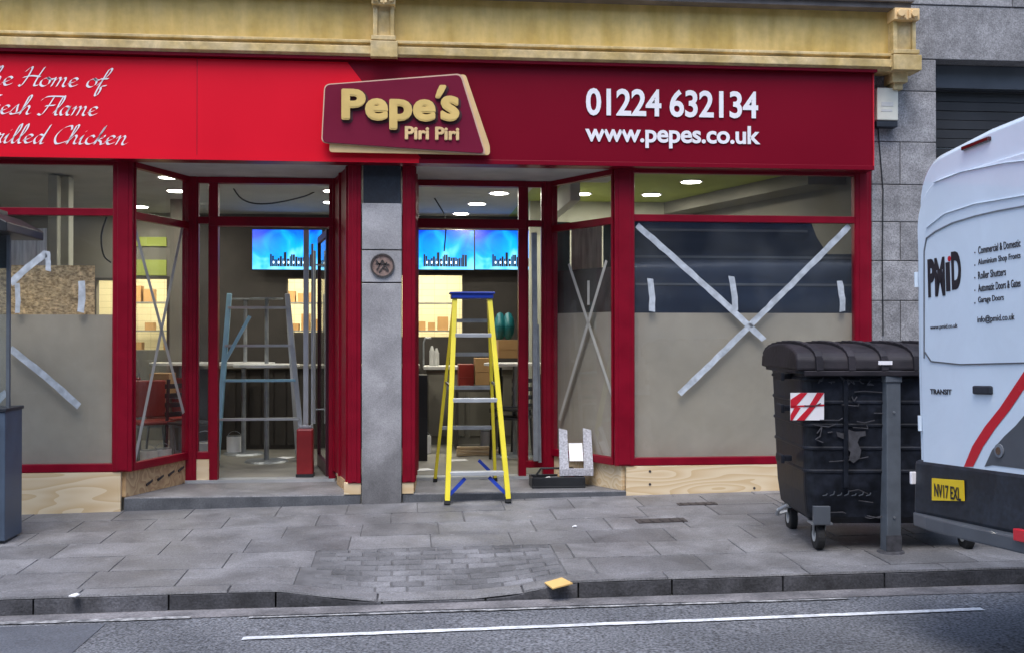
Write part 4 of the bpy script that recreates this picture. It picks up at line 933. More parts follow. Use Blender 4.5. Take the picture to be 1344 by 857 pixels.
for i, (pxx, wd_, lab) in enumerate(((200, .7, 'steel shelf rack in the lit room at the left'), (400, .6, 'steel shelf rack in the lit room behind the left entrance'), (565, .8, 'steel shelf rack in the lit room behind the yellow ladder'))):
    Y = 6.6; x_ = X(pxx, Y); rk = thing('shelf_rack', lab, 'shelf rack', (x_, Y, FLOOR), 0, 'shelf racks in the lit back room')
    for k in range(4): MB().box(-wd_ / 2, wd_ / 2, 0, .35, .6 + k * .42, .62 + k * .42).build('shelf', M['steel'], rk)
    m = MB()
    for a in (-wd_ / 2, wd_ / 2 - .03): m.box(a, a + .03, -.002, .03, 0, 2.0)
    m.build('upright', M['steel'], rk)
    m = MB(); rq = random.Random(i)
    for k in range(4):
        a = -wd_ / 2 + .05
        while a < wd_ / 2 - .15: w2 = rq.uniform(.08, .16); h_ = rq.uniform(.1, .26); (m.box(a, a + w2, .05, .25, .621 + k * .42, .62 + k * .42 + h_) if rq.random() < .6 else None); a += w2 + .04
    if m.v: tag(m.build('stored_boxes', M['cardboard']), ('cardboard boxes on the steel shelves in the lit room at the left', 'cardboard boxes on the steel shelves behind the left entrance', 'cardboard boxes on the steel shelves behind the yellow ladder')[i], 'boxes', kind='stuff').location = (x_, Y, FLOOR)
for (pts_, lab) in (([(140, 285, 1.2), (133, 310, 1.2), (136, 335, 1.2), (146, 345, 1.2)], 'black cable looping down inside the left display window'), ([(300, 236, 2.4), (318, 262, 2.4), (350, 268, 2.5), (400, 258, 2.6), (425, 244, 2.6)], 'black cable slung under the ceiling over the left entrance'), ([(560, 246, 3.0), (575, 268, 3.0), (585, 290, 3.0), (583, 330, 3.1)], 'black cable hanging from the ceiling behind the right entrance')):
    m = MB(); q_ = [P(*p_) for p_ in pts_]; sm_ = []
    for k in range(len(q_) - 1):
        p0, p1, p2, p3 = q_[max(0, k - 1)], q_[k], q_[k + 1], q_[min(len(q_) - 1, k + 2)]
        for j_ in range(6): t_ = j_ / 6; sm_.append(.5 * ((2 * p1) + (p2 - p0) * t_ + (2 * p0 - 5 * p1 + 4 * p2 - p3) * t_ ** 2 + (3 * p1 - p0 - 3 * p2 + p3) * t_ ** 3))
    m.path(sm_ + [q_[-1]], .009, 6); tagged(m, 'hanging_cable', M['black'], lab, 'cable')
# red case and grey pole in left entrance
RC = thing('tool_case', 'upright dark red tool case standing in the left doorway', 'case', (X(401, DY + .12), DY + .12, FLOOR))
m = MB(); m.box(-.08, .08, -.07, .07, .02, .47); m.build('body', M['tubered'], RC, bevel=.015); m = MB(); m.box(-.085, .085, -.075, .075, .0, .03); m.build('base', M['black'], RC); m = MB(); m.box(-.06, .06, -.01, .01, .47, .5); m.build('carry_handle', M['steel'], RC, bevel=.004)
m = MB(); m.box(X(401, DY + .28) - .02, X(401, DY + .28) + .03, DY + .26, DY + .32, FLOOR, P(404, 302, DY + .28).z); m.box(X(408, DY + .28), X(408, DY + .28) + .02, DY + .3, DY + .34, FLOOR, P(404, 320, DY + .28).z)
tagged(m, 'metal_profile', M['alu'], 'pair of upright grey metal profiles behind the red tool case', 'metal profile', bevel=.003)
# grey profile by the right entrance
m = MB(); a = P(703, 607, .78); b = P(701, 306, .80)
m.beam(a + Vector((0, 0, .02)), b, .05, .055, up=(0, 1, 0)); m.beam(a + Vector((.045, .03, 0)), b + Vector((.035, .03, -.9)), .03, .04, up=(0, 1, 0))
tagged(m, 'metal_profile', M['steel'], 'tall grey metal profile leaning beside the right slanted window', 'metal profile', bevel=.003)
# tool tray and plastic levels
cT = P(728, 622, .45)
TT = thing('tool_tray', 'open black tool tray on the right step below the metal profile', 'tool tray', (cT.x, .3, STEP + .001))
m = MB(); m.box(-.25, .25, -.13, .13, 0, .02)
for q in ((-.25, -.235, -.13, .13), (.235, .25, -.13, .13), (-.235, .235, -.13, -.115), (-.235, .235, .115, .13)): m.box(*q, .02, .1)
m.build('tray', M['black'], TT, bevel=.004)
m = MB(); m.path([(-.2, 0, .1), (-.15, 0, .17), (.15, 0, .17), (.2, 0, .1)], .01); m.build('handle', M['black'], TT)
for i, (x_, r_a, mt) in enumerate(((-.12, .3, 'paper'), (.0, -.4, 'steel'), (.12, .2, 'tubered'), (.05, .9, 'goldpale'))):
    m = MB(); m.beam((x_ - .06 * math.cos(r_a), -.06 * math.sin(r_a), .06 + i * .015), (x_ + .06 * math.cos(r_a), .06 * math.sin(r_a), .08 + i * .012), .03, .02)
    tagged_o = m.build('hand_tool', M[mt], None); tagged_o.location = (cT.x, .3, STEP + .001)
    tag(tagged_o, ('white tool piece at the left of the black tray', 'steel tool in the middle of the black tray', 'red handled tool at the right of the black tray', 'yellow handled tool lying uppermost in the black tray')[i], 'tool', 'tools in the black tray')
PH = thing('plastic_rack', 'clear plastic U-shaped rack leaning on the right slanted window', 'rack', (X(756, .25), .22, STEP + .105))
Hh = P(755, 562, .3).z - STEP - .105
for sx_ in (-1, 1):
    m = MB(); m.hexa([(sx_ * .115 - .045, 0, .06), (sx_ * .115 + .045, 0, .06), (sx_ * .115 + .045, .02, .06), (sx_ * .115 - .045, .02, .06)], [(sx_ * .115 - .035, .12, Hh), (sx_ * .115 + .045, .12, Hh - .02), (sx_ * .115 + .045, .14, Hh - .02), (sx_ * .115 - .035, .14, Hh)]); m.build('side_arm', M['clearp'], PH, bevel=.004)
m = MB(); m.box(-.16, .16, -.0, .025, .0, .07); m.build('base', M['clearp'], PH, bevel=.004)
m = MB(); m.hexa([(-.065, .0, .14), (.065, .0, .14), (.065, .006, .14), (-.065, .006, .14)], [(-.065, .07, .30), (.065, .07, .30), (.065, .076, .30), (-.065, .076, .30)]); m.build('paper_label', M['paper'], PH)

# ------------------------------------------------------------------ yellow stepladder
fl, fr = ground_hit(587, 657), ground_hit(668, 657)
yF = -.2
FLp = Vector((X(587, yF, 650), yF, 0)); FLp.z = gz(FLp.x, yF) ; FRp = Vector((X(667, yF, 650), yF, 0)); FRp.z = gz(FRp.x, yF)
yT = .28; TL, TR = P(597, 388, yT), P(642, 388, yT)
SLd = thing('stepladder', 'yellow stepladder with blue top cap standing before the right entrance', 'stepladder', ((FLp.x + FRp.x) / 2, yF, FLp.z))
inv = Matrix.Translation(-SLd.location)
def lad(mb, name, mt, **k): o = mb.build(name, M[mt], SLd, **k); o.matrix_parent_inverse = inv; return o
for a, b in ((FLp, TL), (FRp, TR)):
    m = MB(); m.beam(a + Vector((0, 0, .03)), b, .045, .075, up=(0, 1, 0)); o = lad(m, 'front_rail', 'ladder', bevel=.003)
    m = MB(); m.beam(a, a + (b - a).normalized() * .05, .055, .085, up=(0, 1, 0)); m.build('foot', M['rubber'], o)
RL = Vector((X(571, .72, 610), .72, STEP)); RR = Vector((X(650, .72, 610), .72, STEP))
TLb, TRb = TL + Vector((0, .1, -.02)), TR + Vector((-.0, .1, -.02))
for a, b in ((RL, TLb), (RR, TRb)):
    m = MB(); m.beam(a + Vector((0, 0, .02)), b, .03, .05, up=(0, 1, 0)); o = lad(m, 'rear_rail', 'ladder', bevel=.003)
    m = MB(); m.beam(a, a + (b - a).normalized() * .04, .04, .06, up=(0, 1, 0)); m.build('foot', M['rubber'], o)
def tt(py): # front-rail parameter for image row
    lo, hi = 0, 1
    for _ in range(30):
        mid = (lo + hi) / 2; q = FLp.lerp(TL, mid); yy = CY - F * ((q - CAM).dot(upv) / (q - CAM).dot(fwd))
        if yy > py: lo = mid
        else: hi = mid
    return lo
for py in (621, 525, 440):
    t = tt(py); a, b = FLp.lerp(TL, t), FRp.lerp(TR, t); m = MB(); m.box(a.x + .015, b.x - .015, a.y - .045, a.y + .05, a.z - .018, a.z + .018); lad(m, 'tread', 'alu', bevel=.003)
for t in (.88, .70, .52, .30):
    a, b = RL.lerp(TLb, t), RR.lerp(TRb, t); m = MB(); m.beam(a, b, .025, .035); lad(m, 'rear_bar', 'steel')
m = MB(); m.box(TL.x - .035, TR.x + .035, yT - .07, yT + .17, TL.z - .03, TL.z + .03); m.box(TL.x - .05, TR.x + .05, yT - .085, yT + .18, TL.z + .012, TL.z + .032); lad(m, 'top_cap', 'blue', bevel=.008)
t = tt(626); a, b = FLp.lerp(TL, t), FRp.lerp(TR, t)
for s, q, f in ((1, a, FLp), (-1, b, FRp)):
    m = MB(); m.beam(q + Vector((s * .15, 0, -.01)), f.lerp(q, .35) + Vector((s * .015, 0, 0)), .03, .02, up=(0, 1, 0)); lad(m, 'corner_brace', 'blue')
a, b = RL.lerp(TLb, .16), RR.lerp(TRb, .02)
m = MB(); m.beam(b + Vector((-.16, 0, .17)), b + Vector((-.01, 0, .02)), .03, .02, up=(0, 1, 0)); lad(m, 'corner_brace', 'blue')
m = MB()
for (a, b), t1, t2 in zip(((FLp, RL), (FRp, RR)), (.5, .5), (.5, .5)):
    A_ = a.lerp(TL if a is FLp else TR, .55); B_ = b.lerp(TLb if b is RL else TRb, .55); m.beam(A_, B_, .012, .022)
lad(m, 'spreader', 'steel')

# ------------------------------------------------------------------ wheeled bin
w1_, w2_ = ground_hit(1071, 721), ground_hit(1029, 703)
ang = math.atan2(w1_.y - w2_.y, w1_.x - w2_.x)
BW, BD = 1.36, 1.0
bin_rz = R(-6)
org = Vector((w1_.x - .15, w1_.y - .1, gz(w1_.x, w1_.y)))
BN = thing('wheeled_bin', 'large black four wheeled rubbish bin with domed lid and scuffed front on the pavement', 'bin', org, bin_rz)
def bring(z, ix, iy, r=.08):
    pts = []; x0, x1, y0, y1 = ix, BW - ix, iy, BD - iy
    for cx_, cy_, s in ((x1 - r, y1 - r, 0), (x0 + r, y1 - r, 1), (x0 + r, y0 + r, 2), (x1 - r, y0 + r, 3)):
        for j in range(6): t = (s + j / 5) * math.pi / 2; pts.append((cx_ + r * math.cos(t), cy_ + r * math.sin(t), z))
    return pts
m = MB(); levels = [(.19, .13, .10), (.24, .075, .06), (.40, .055, .045)]
for i in range(1, 6):
    z = .40 + i * .16; ins = .055 - i * .006
    levels += [(z - .012, ins, ins * .75), (z - .008, ins - .008, ins * .75 - .008), (z + .008, ins - .008, ins * .75 - .008), (z + .012, ins, ins * .75)]
levels += [(1.235, .02, .015), (1.24, -.02, -.02), (1.28, -.02, -.02)]
rings = [bring(*l) for l in levels]; n = len(rings[0])
vs = [p for r_ in rings for p in r_]
m.add(vs, [tuple(range(n))[::-1], tuple(range((len(rings) - 1) * n, len(rings) * n))] + [(k * n + i, k * n + (i + 1) % n, (k + 1) * n + (i + 1) % n, (k + 1) * n + i) for k in range(len(rings) - 1) for i in range(n)])
for x_ in (.32, BW - .32): m.box(x_ - .015, x_ + .015, .005, .08, .45, 1.2)
m.build('body', M['bin'], BN, bevel=.003)
m = MB(); prof = []; nseg = 14
for i in range(nseg + 1):
    t = math.pi * i / nseg; prof.append((BD / 2 - math.cos(t) * (BD / 2 + .035), 1.26 + .185 * math.sin(t) ** .5 if 0 < i < nseg else 1.26))
m.prism([(-.03, y, z) for y, z in prof], (BW + .06, 0, 0))
m.build('lid', M['binlid'], BN, bevel=.02, seg=3)
for k in range(6):
    xk = .12 + k * (BW - .24) / 5; lid_r = MB()
    for (y0, z0), (y1, z1) in zip(prof[0:nseg], prof[1:]):
        lid_r.beam((xk - .12 * y0, y0, z0 + .0), (xk - .12 * y1, y1, z1 + .006), .05, .035)
    lid_r.build('lid_rib', M['binlid'], BN, bevel=.004)
m = MB(); m.box(.02, BW - .02, -.05, -.02, 1.225, 1.262); m.build('lid_lip', M['binlid'], BN, bevel=.006)
for z in (1.21, .98, .62):
    m = MB(); m.box(-.07, .02, .3, .36, z - .02, z + .02); m.box(-.07, -.045, .25, .42, z - .03, z + .03); m.build('side_lug', M['bin'], BN, bevel=.005)
m = MB(); m.path([(-.04, .2, .3), (-.09, .25, .26), (-.09, .3, .22), (-.02, .3, .24)], .014); m.build('brake_lever', M['steel'], BN)
def castor(x_, y_):
    m = MB(); m.box(x_ - .07, x_ + .07, y_ - .07, y_ + .07, .188, .205); m.beam((x_ - .045, y_, .2), (x_ - .03, y_ + .04, .1), .045, .006, up=(1, 0, 0)); m.beam((x_ + .045, y_, .2), (x_ + .03, y_ + .04, .1), .045, .006, up=(1, 0, 0))
    o = m.build('castor', M['steel'], BN)
    m = MB(); m.tube((x_ - .028, y_ + .04, .1), (x_ + .028, y_ + .04, .1), .1, 24); m.build('tyre', M['rubber'], o, bevel=.01)
    m = MB(); m.tube((x_ - .031, y_ + .04, .1), (x_ + .031, y_ + .04, .1), .045, 16); m.build('hub', M['soffit'], o)
for x_ in (.16, BW - .16):
    for y_ in (.1, BD - .16): castor(x_, y_)
# hazard sticker (red and white chevrons)
def BF(px, py):   # point on bin front
    M_ = Matrix.Translation(org) @ Matrix.Rotation(bin_rz, 4, 'Z'); iv = M_.inverted(); o_ = iv @ CAM; d_ = iv.to_3x3() @ ray(px, py); k_ = (.024 - o_.y) / d_.y; q = o_ + d_ * k_; return q
def yfront(z): return .041 - (z - .4) * .028 - .010
a, b = BF(1037, 551), BF(1081, 515)
st = MB(); st.hexa([(a.x, yfront(a.z), a.z), (b.x, yfront(a.z), a.z), (b.x, yfront(a.z) + .006, a.z), (a.x, yfront(a.z) + .006, a.z)], [(a.x, yfront(b.z), b.z), (b.x, yfront(b.z), b.z), (b.x, yfront(b.z) + .006, b.z), (a.x, yfront(b.z) + .006, b.z)]); st.build('hazard_sticker', M['white'], BN)
m = MB(); W_ = b.x - a.x; H_ = b.z - a.z
def sq(u, v): z = a.z + v * H_; return (a.x + u * W_, yfront(z) - .0025, z)
for pl in ([(0, .45), (.12, .45), (.5, 1), (.3, 1), (0, .75)], [(.18, 0), (.42, 0), (.75, .5), (.58, .52)], [(.55, .52), (.75, .55), (1, 1), (.78, 1)], [(0, 0), (.06, 0), (.3, .45), (.14, .5), (0, .2)], [(.0, .47), (1, .52), (1, .58), (0, .53)]):
    m.quad(*[sq(*p_) for p_ in pl])
m.build('red_chevrons', M['vanred'], [o for o in kids(BN) if o.name.startswith('hazard')][0])
m = MB(); a, b = BF(1148, 478), BF(1166, 473); m.box(a.x, b.x, -.056, -.05, a.z, b.z); m.build('white_label', M['white'], BN)
# scuffs and graffiti
m = MB()
def stroke(mb, pts, r=.006):
    for (x0, y0), (x1, y1) in zip(pts, pts[1:]):
        p_, q = BF(x0, y0), BF(x1, y1); p_.y = yfront(p_.z) - .004; q.y = yfront(q.z) - .004; mb.beam(p_, q, .006, r * 2, up=(0, 1, 0))
rg = random.Random(3)
for (gx, gy) in ((1073, 499), (1085, 500), (1098, 498), (1110, 500), (1123, 498), (1135, 501)):
    stroke(m, [(gx + rg.uniform(0, 11), gy + rg.uniform(-5, 5)) for _ in range(5)], rg.uniform(.002, .0045))
for pts in ([(1117, 520), (1120, 526), (1124, 520)], [(1072, 568), (1078, 560), (1076, 572), (1070, 576), (1080, 580)], [(1086, 567), (1092, 566)]): stroke(m, pts, .006)
m.build('graffiti', M['scuff'], BN)
m = MB()
for poly in ([(1097, 566), (1106, 568), (1113, 563), (1122, 566), (1135, 565), (1136, 571), (1128, 573), (1125, 580), (1130, 590), (1128, 601), (1120, 607), (1114, 603), (1116, 592), (1109, 587), (1110, 577), (1099, 572)],):
    q = [BF(*p_) for p_ in poly]
    for p_ in q: p_.y = yfront(p_.z) - .0045
    m.prism(q, (0, -.001, 0))
m.build('worn_patch', M['scuff'], BN)
for k_ in range(16):
    m = MB(); gx, gy = rg.uniform(1052, 1150), rg.uniform(495, 680); stroke(m, [(gx, gy), (gx + rg.uniform(5, 26), gy + rg.uniform(-3, 3)), (gx + rg.uniform(18, 40), gy + rg.uniform(-3, 5))], rg.uniform(.0012, .003)); m.build('scratch', M['scuff'], BN)
m = MB(); a, b = BF(1068, 688), BF(1090, 664); m.box(a.x, b.x, .02, .06, a.z, b.z); m.build('corner_plate', M['vangrey'], BN, bevel=.004)
for k_ in range(7):
    m = MB(); gx = 1080 + k_ * 9.5; gh = (3, 6, 4, 7, 3, 5, 4)[k_]; stroke(m, [(gx, 650), (gx + 5, 650 - gh * .3), (gx + 6, 650 - gh)], .003); m.build('rubbed_mark', M['vangrey'], BN)

# grey post
g_ = ground_hit(1169, 724); PT = thing('metal_post', 'square grey metal post in the pavement before the bin', 'post', (g_.x, g_.y, gz(g_.x, g_.y)), R(3))
hgt = P(1168, 488, g_.y).z - g_.z
m = MB(); m.box(-.052, .052, -.05, .05, 0, hgt); m.build('shaft', M['postgrey'], PT, bevel=.006)
m = MB(); m.box(-.06, .06, -.058, .058, hgt - .07, hgt + .012); m.build('cap', M['postgrey'], PT, bevel=.006)
m = MB(); m.box(-.055, .055, -.052, -.04, 0, hgt * .1) ; m.tube((0, 0, -.01), (0, 0, .014), .1, 20, .085); m.build('collar', M['scuff'], PT)
m = MB()
for z in (hgt * .78, hgt * .2): m.tube((0, -.058, z), (0, -.05, z), .008, 10)
m.build('bolt', M['steel'], PT)

# ------------------------------------------------------------------ shelter at the left edge
g_ = ground_hit(20, 713); ys = g_.y
BS = thing('bus_shelter', 'blue grey street shelter with black roof edge at the left border', 'shelter', (g_.x, ys, gz(g_.x, ys)))
inv = Matrix.Translation(-BS.location)
def shl(mb, name, mt, **k): o = mb.build(name, M[mt], BS, **k); o.matrix_parent_inverse = inv; return o
zt_ = P(20, 540, ys).z; x1 = X(9, ys); x0 = x1 - .7
m = MB(); m.box(x0, x1 - .01, ys, ys + .36, g_.z + .02, zt_); m.box(x0, x1 - .06, ys - .015, ys + .005, g_.z + .04, zt_ - .03); shl(m, 'lower_panel', 'shelter', bevel=.006)
m = MB(); m.box(x0 - .01, x1, ys - .01, ys + .37, zt_, zt_ + .025); m.box(x0, x1 - .02, ys + .02, ys + .3, g_.z - .02, g_.z + .03); shl(m, 'trim', 'vandark', bevel=.003)
xm = X(11.5, ys + .1); zr = P(20, 308, ys).z
m = MB(); m.box(xm - .012, xm + .012, ys + .08, ys + .11, zt_ + .02, zr + .01); shl(m, 'slim_mullion', 'postgrey')
m = MB(); m.box(xm - .8, xm - .012, ys + .09, ys + .1, zt_ + .03, zr); shl(m, 'glass', 'glass2')
m = MB(); xr = X(57, ys + .55); zr1 = P(20, 284, ys).z
m.prism([(xr - 1.1, 0 + ys - .25, zr), (xr, ys - .25, zr), (xr, ys - .25, zr + .07), (xr - .18, ys - .25, zr1 + .03), (xr - 1.1, ys - .25, zr1 + .03)], (0, .8, 0)); shl(m, 'roof', 'black', bevel=.008)
m = MB(); m.box(xr - 1.1, xr - .26, ys - .2, ys + .5, zr1 + .03, zr1 + .09); shl(m, 'roof_cap', 'black', bevel=.01)
m = MB(); m.box(xm - .7, xm - .012, ys + .11, ys + .16, zr - .25, zr); shl(m, 'header_panel', 'vandark', bevel=.004)

# ------------------------------------------------------------------ van
d0 = 5.6; base = CAM + ray(1209, 690) * d0
vgz = base.z - .46
VM = Matrix.Translation((base.x, base.y, vgz)) @ Matrix.Rotation(R(-83.5), 4, 'Z') @ Matrix.Rotation(R(-2.2), 4, 'Y')
VI = VM.inverted()
def VF(px, py, yy=-.004):
    o_ = VI @ CAM; d_ = VI.to_3x3() @ ray(px, py); k_ = (yy - o_.y) / d_.y; q = o_ + d_ * k_; return Vector((q.x, yy, q.z))
VN = thing('parked_van', 'white panel van with dark lower body, red stripe and printed rear doors', 'van', mtx=VM)
def vb(mb, name, mt, parent=None, **k): o = mb.build(name, M[mt], parent or VN, **k); return o
print('van roof local', VF(1344, 157), VF(1212, 240), VF(1209, 690), VF(1290, 510), VF(1344, 400))
VW = 2.0
def vring(y, ztop, zbot=.5, inset=0, wtop=.05, rr=.22, crown=.05):
    pts = []; hw = VW / 2 - inset
    side = [(hw - .02, zbot), (hw, zbot + .25), (hw, 1.25), (hw - wtop * .35, min(1.9, ztop * .78))]
    cxr = hw - wtop - rr; cz = ztop - inset - crown - rr
    arc = [(cxr + rr * math.cos(t), cz + rr * math.sin(t)) for t in [math.pi / 2 * j / 7 for j in range(8)]]
    topm = [(cxr * .5, ztop - inset - crown * .25), (0, ztop - inset)]
    half = [(a, min(b, cz) if i >= 2 else b) for i, (a, b) in enumerate(side)] + arc + topm
    R_ = half; L_ = [(-a, b) for a, b in half[:-1]][::-1]
    return [(a + VW / 2, y, b) for a, b in R_ + L_]
HT = 2.44
rings = [vring(0, HT, inset=.035), vring(.012, HT, inset=.018), vring(.035, HT, inset=.006), vring(.08, HT), vring(.4, HT + .012), vring(1.5, HT + .03), vring(3.6, HT + .03), vring(4.0, HT - .1, inset=.02), vring(4.7, 1.62, inset=.06, rr=.2, wtop=.06), vring(5.3, 1.25, inset=.1, rr=.15, wtop=.04), vring(5.5, .95, inset=.16, rr=.1, wtop=.02)]
n = len(rings[0]); m = MB(); vs = [p for r_ in rings for p in r_]
m.add(vs, [tuple(range(n))[::-1], tuple(range((len(rings) - 1) * n, len(rings) * n))] + [(k * n + i, k * n + (i + 1) % n, (k + 1) * n + (i + 1) % n, (k + 1) * n + i) for k in range(len(rings) - 1) for i in range(n)])
bodyo = vb(m, 'body', 'vanwhite', bevel=.012)
for p_ in bodyo.data.polygons: p_.use_smooth = len(p_.vertices) == 4
# rear doors: thin shells with rounded corners and panel gaps
def rrect(x0, x1, z0, z1, r=.05, y=-.012, rtl=None, ntl=10):
    pts = []
    for cx_, cz_, s, r_ in ((x1 - r, z1 - r, 0, r), (x0 + (rtl or r), z1 - (rtl or r), 1, rtl or r), (x0 + r, z0 + r, 2, r), (x1 - r, z0 + r, 3, r)):
        for j in range(ntl if s == 1 else 5): t = (s + j / ((ntl if s == 1 else 5) - 1)) * math.pi / 2; pts.append((cx_ + r_ * math.cos(t), y, cz_ + r_ * math.sin(t)))
    return pts
zD0 = VF(1240, 607).z
doors = []
for (x0, x1, flip) in ((.07, .992, 0), (1.008, 1.93, 1)):
    pts = rrect(x0, x1, zD0 - .2, HT - .19, .03, -.014, .24)
    if flip: pts = [(2.0 - x, y, z) for x, y, z in rrect(.07, .992, zD0 - .2, HT - .19, .03, -.014, .24)]
    m = MB(); m.prism(pts, (0, .03, 0)); doors.append(vb(m, 'rear_door', 'vanwhite', bevel=.006))
m = MB(); m.box(.985, 1.015, -.003, .0, .5, HT - .2); vb(m, 'door_gap', 'seam')
# pressed outline of upper panel and roof seam
m = MB(); pts = [VF(*q, -.0165) for q in ((1213, 470), (1213, 330), (1216, 313), (1228, 304), (1250, 293), (1280, 284), (1310, 277), (1344, 271))]
for t in range(1, 7): l_ = pts[-1]; pts.append(Vector((l_.x + .022 * 1, l_.y, l_.z + .004)))
for a, b in zip(pts, pts[1:]): m.beam(a, b, .006, .006, up=(0, 1, 0))
vb(m, 'pressed_line', 'seam', doors[0])
for pl_ in ([(1226, 240), (1262, 226), (1320, 214), (1350, 211)], [(1216, 300), (1240, 281), (1280, 268), (1350, 256)]):
    m = MB(); q_ = [VF(*q, -.0155) for q in pl_]
    for a, b in zip(q_, q_[1:]): m.beam(a, b, .004, .012, up=(0, 1, 0))
    vb(m, 'pressed_crease', 'vanwhite', doors[0], bevel=.004)
m = MB(); pts = [VF(*q, -.0165) for q in ((1217, 480), (1214, 470), (1214, 400))] 
lowp = [VF(*q, -.0165) for q in ((1214, 462), (1222, 474), (1260, 478), (1344, 476))]
for a, b in zip(lowp, lowp[1:]): m.beam(a, b, .006, .005, up=(0, 1, 0))
vb(m, 'pressed_line', 'vangrey', doors[0])
# roof spoiler and high brake lamp
a = VF(1264, 196, -.004); b = VF(1300, 182, -.004)
m = MB(); m.beam(a, b, .02, .026, up=(0, 1, 0)); vb(m, 'high_brake_lamp', 'lampred', bevel=.004)
# bumper and lower dark zone
zL1 = VF(1230, 679, -.05).z; zL0 = VF(1209, 693, -.05).z
m = MB(); m.prism([(.0, -.02, zD0 - .0), (2.0, -.02, zD0), (2.0, -.035, zL1 - .005), (0, -.035, zL1 - .005)], (0, .1, 0)); vb(m, 'lower_panel', 'vandark', bevel=.02)
def bump_ring(y0, x0, x1, z0, z1): return None
m = MB(); nb2 = 12; pr_ = []
for j in range(nb2 + 1):
    t = j / nb2; x_ = -.01 + 2.02 * t; bow = .03 + .05 * (1 - (2 * t - 1) ** 6); pr_.append((x_, -bow))
m.prism([(x_, y_, zL0) for x_, y_ in pr_] + [(2.01, .12, zL0), (-.01, .12, zL0)], (0, 0, zL1 - zL0))
vb(m, 'bumper', 'vangrey', bevel=.01)
a, b = VF(1332, 707, -.09), VF(1360, 700, -.09); m = MB(); m.box(a.x, b.x + .05, -.1, -.07, min(a.z, b.z) - .005, max(a.z, b.z) + .005); vb(m, 'reflector', 'vanred', bevel=.004)
# plate
def vquad(name, mt, pix, yy, parent=None, th=.002):
    m = MB(); m.prism([VF(*q, yy) for q in pix], (0, th, 0)); return vb(m, name, mt, parent)
pl = vquad('number_plate', 'plate', [(1223, 656), (1265, 657), (1264, 630), (1223, 627)], -.04, th=.006)
def vtext(s, x0, x1, yt, yb_, mt, bold, yy, parent, name='lettering', shear=0):
    a = VF(x0, yb_, yy); c = VF(x1, yb_, yy); t = VF(x0, yt, yy)
    return text(name, s, M[mt], parent, (a.x, yy, a.z), Vector((1, 0, 0)), Vector((0, 0, 1)), c.x - a.x, t.z - a.z, bold, .001, n=Vector((0, -1, 0)), shear=shear)
vtext('NV17 EXL', 1226.5, 1261, 634, 651, 'ink', .02, -.043, pl)
vtext('PM', 1218.5, 1241, 341, 391, 'ink', .05, -.0155, doors[0]); vtext('D', 1249.5, 1262, 331, 381, 'ink', .05, -.0155, doors[0])
vtext('I', 1242, 1247.5, 345, 383, 'ink', .03, -.0155, doors[0]); q = VF(1246, 340, -.016); m = MB(); m.tube(q, q + Vector((0, -.001, 0)), .014, 12); vb(m, 'red_dot', 'vanred', doors[0])
for i, s in enumerate(('Commercial & Domestic', 'Aluminium Shop Fronts', 'Roller Shutters', 'Automatic Doors & Gates', 'Garage Doors')):
    y_ = 331 + i * 16.5; wd = (100, 100, 44, 100, 39)[i] * .62
    vtext(s, 1284, 1284 + wd * .9 + (12 if i in (2, 4) else 0), y_ - 7, y_ + 3, 'ink', .01, -.0155, doors[0])
    q = VF(1279.5, y_ + 1, -.016); m = MB(); m.tube(q, q + Vector((0, -.001, 0)), .004, 8); vb(m, 'bullet', 'ink', doors[0])
vtext('www.pmid.co.uk', 1221, 1257, 427, 434, 'ink', .01, -.0155, doors[0]); vtext('info@pmid.co.uk', 1283, 1332, 415, 426, 'ink', .01, -.0155, doors[0])
vtext('TRANSIT', 1221, 1249, 510, 517, 'ink', .03, -.0165, doors[0], 'badge')
# handle
m = MB(); a, b = VF(1278, 517, -.02), VF(1302, 506, -.02); m.box(a.x, b.x, -.03, -.012, a.z, b.z); hd = vb(m, 'door_handle', 'vandark', doors[0], bevel=.008)
# stripe and grey graphic
sp1 = [(1265, 612), (1276, 585), (1292, 560), (1312, 535), (1344, 487), (1372, 440)]
sp2 = [(1277, 612), (1290, 586), (1306, 562), (1325, 538), (1344, 510), (1376, 462)]
YS = -.0165
pts1 = [VF(*q, YS) for q in sp1]; pts2 = [VF(*q, YS) for q in sp2]
m = MB(); m.add([*pts1, *pts2], [(i, i + 1, len(sp1) + i + 1, len(sp1) + i) for i in range(len(sp1) - 1)]); o = vb(m, 'red_stripe', 'vanred', doors[0])
gp = [(1292, 612), (1302, 590), (1318, 572), (1333, 558), (1344, 545), (1372, 520)]
pg = [VF(*q, YS) for q in gp]; zmin = VF(1320, 612, YS).z
m = MB(); low = [Vector((p_.x, p_.y, min(zmin, p_.z))) for p_ in pg]; m.add([*pg, *low], [(i, i + 1, len(gp) + i + 1, len(gp) + i) for i in range(len(gp) - 1)]); vb(m, 'grey_graphic', 'vangrey', doors[0])
q = VF(1312, 591, -.017); m = MB(); m.tube(q, q + Vector((0, -.006, 0)), .032, 20); lk = vb(m, 'door_lock', 'seam', doors[0]); m = MB(); m.tube(q + Vector((0, -.007, 0)), q + Vector((0, -.009, 0)), .018, 16); vb(m, 'lock_barrel', 'chrome', doors[0])
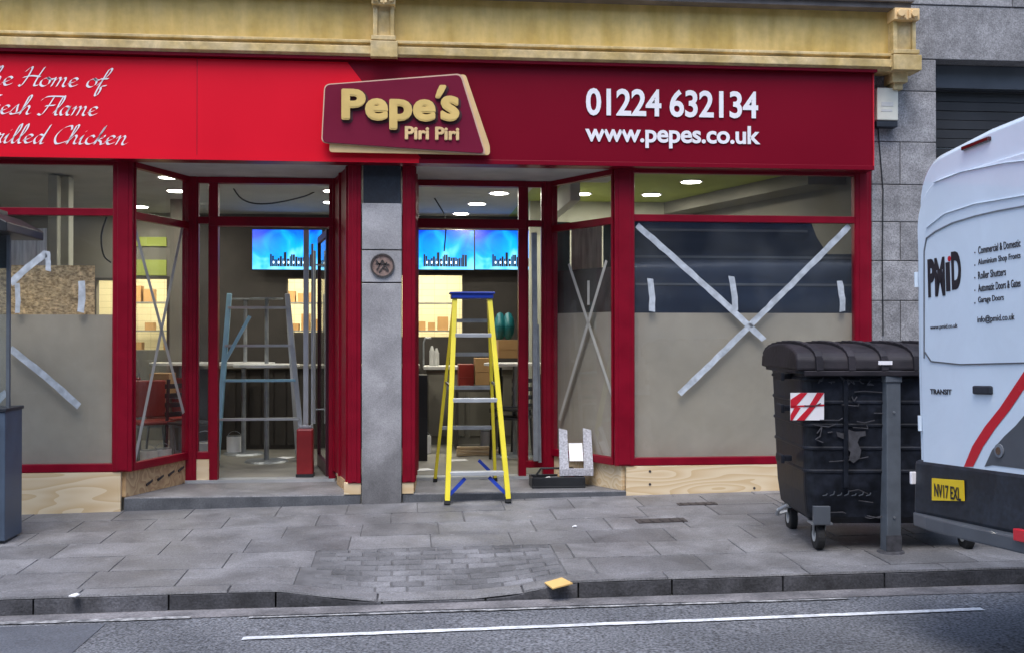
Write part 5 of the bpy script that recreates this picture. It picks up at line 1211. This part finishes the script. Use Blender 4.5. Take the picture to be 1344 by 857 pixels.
for s in (0, 1):   # side lamps wrap onto the body sides
    x_ = 1.975 if s else .0; m = MB(); m.box(x_ - .012, x_ + .04 if s else x_ + .015, .03, .12, .95, 1.45); vb(m, 'tail_lamp', 'lampred', bevel=.01)
for z in (1.0, 1.75):
    m = MB(); m.tube((.055, -.014, z - .04), (.055, -.014, z + .04), .012, 10); vb(m, 'hinge', 'vanwhite')
q = VF(1206, 627, -.03); m = MB(); m.box(.0, .02, -.05, -.02, q.z - .035, q.z + .03); vb(m, 'side_reflector', 'white', bevel=.004)
for s in (0, 1):
    x_ = 2.0 if s else 0.0
    m = MB(); m.box(x_ - .015, x_ + .015, .15, 5.2, .42, .68); vb(m, 'sill_trim', 'vandark', bevel=.006)
    for y_ in (1.05, 4.6):
        xi = x_ - .24 if s else x_; m = MB(); m.tube((xi + .0, y_, .34), (xi + .24, y_, .34), .34, 36); t_ = vb(m, 'wheel', 'rubber', bevel=.02)
        m = MB(); xo_ = x_ + .004 if s else x_ - .004; m.tube((xo_ - .03, y_, .34), (xo_ + .003, y_, .34), .2, 24); vb(m, 'rim', 'steel', t_)
    m = MB(); m.box(x_ - .012, x_ + .012, 3.75, 4.25, 1.35, 1.95); vb(m, 'cab_window', 'vandark')
    m = MB(); m.box(x_ + (.02 if s else -.2), x_ + (.2 if s else -.02), 4.2, 4.32, 1.4, 1.75); vb(m, 'mirror', 'vandark', bevel=.02)
m = MB(); m.box(.3, 1.7, 1.4, 5.0, .3, .49); vb(m, 'underbody', 'vandark')

# ------------------------------------------------------------------ opposite side of the street (seen only in reflections; added and shaped to cut low sky)
OB = thing('unseen_terrace', 'grey granite terrace across the street', 'building', (0, -24, 0))
m = MB(); m.box(-30, 30, -3, 0, -.5, 15); m.build('wall', M['dullstone'], OB)
for r in range(4):
    for c_ in range(-12, 13):
        m = MB(); m.box(c_ * 2.3 - .5, c_ * 2.3 + .5, -.02, .03, 1.2 + r * 3.4, 3.2 + r * 3.4); m.build('window', M['vandark'], OB)
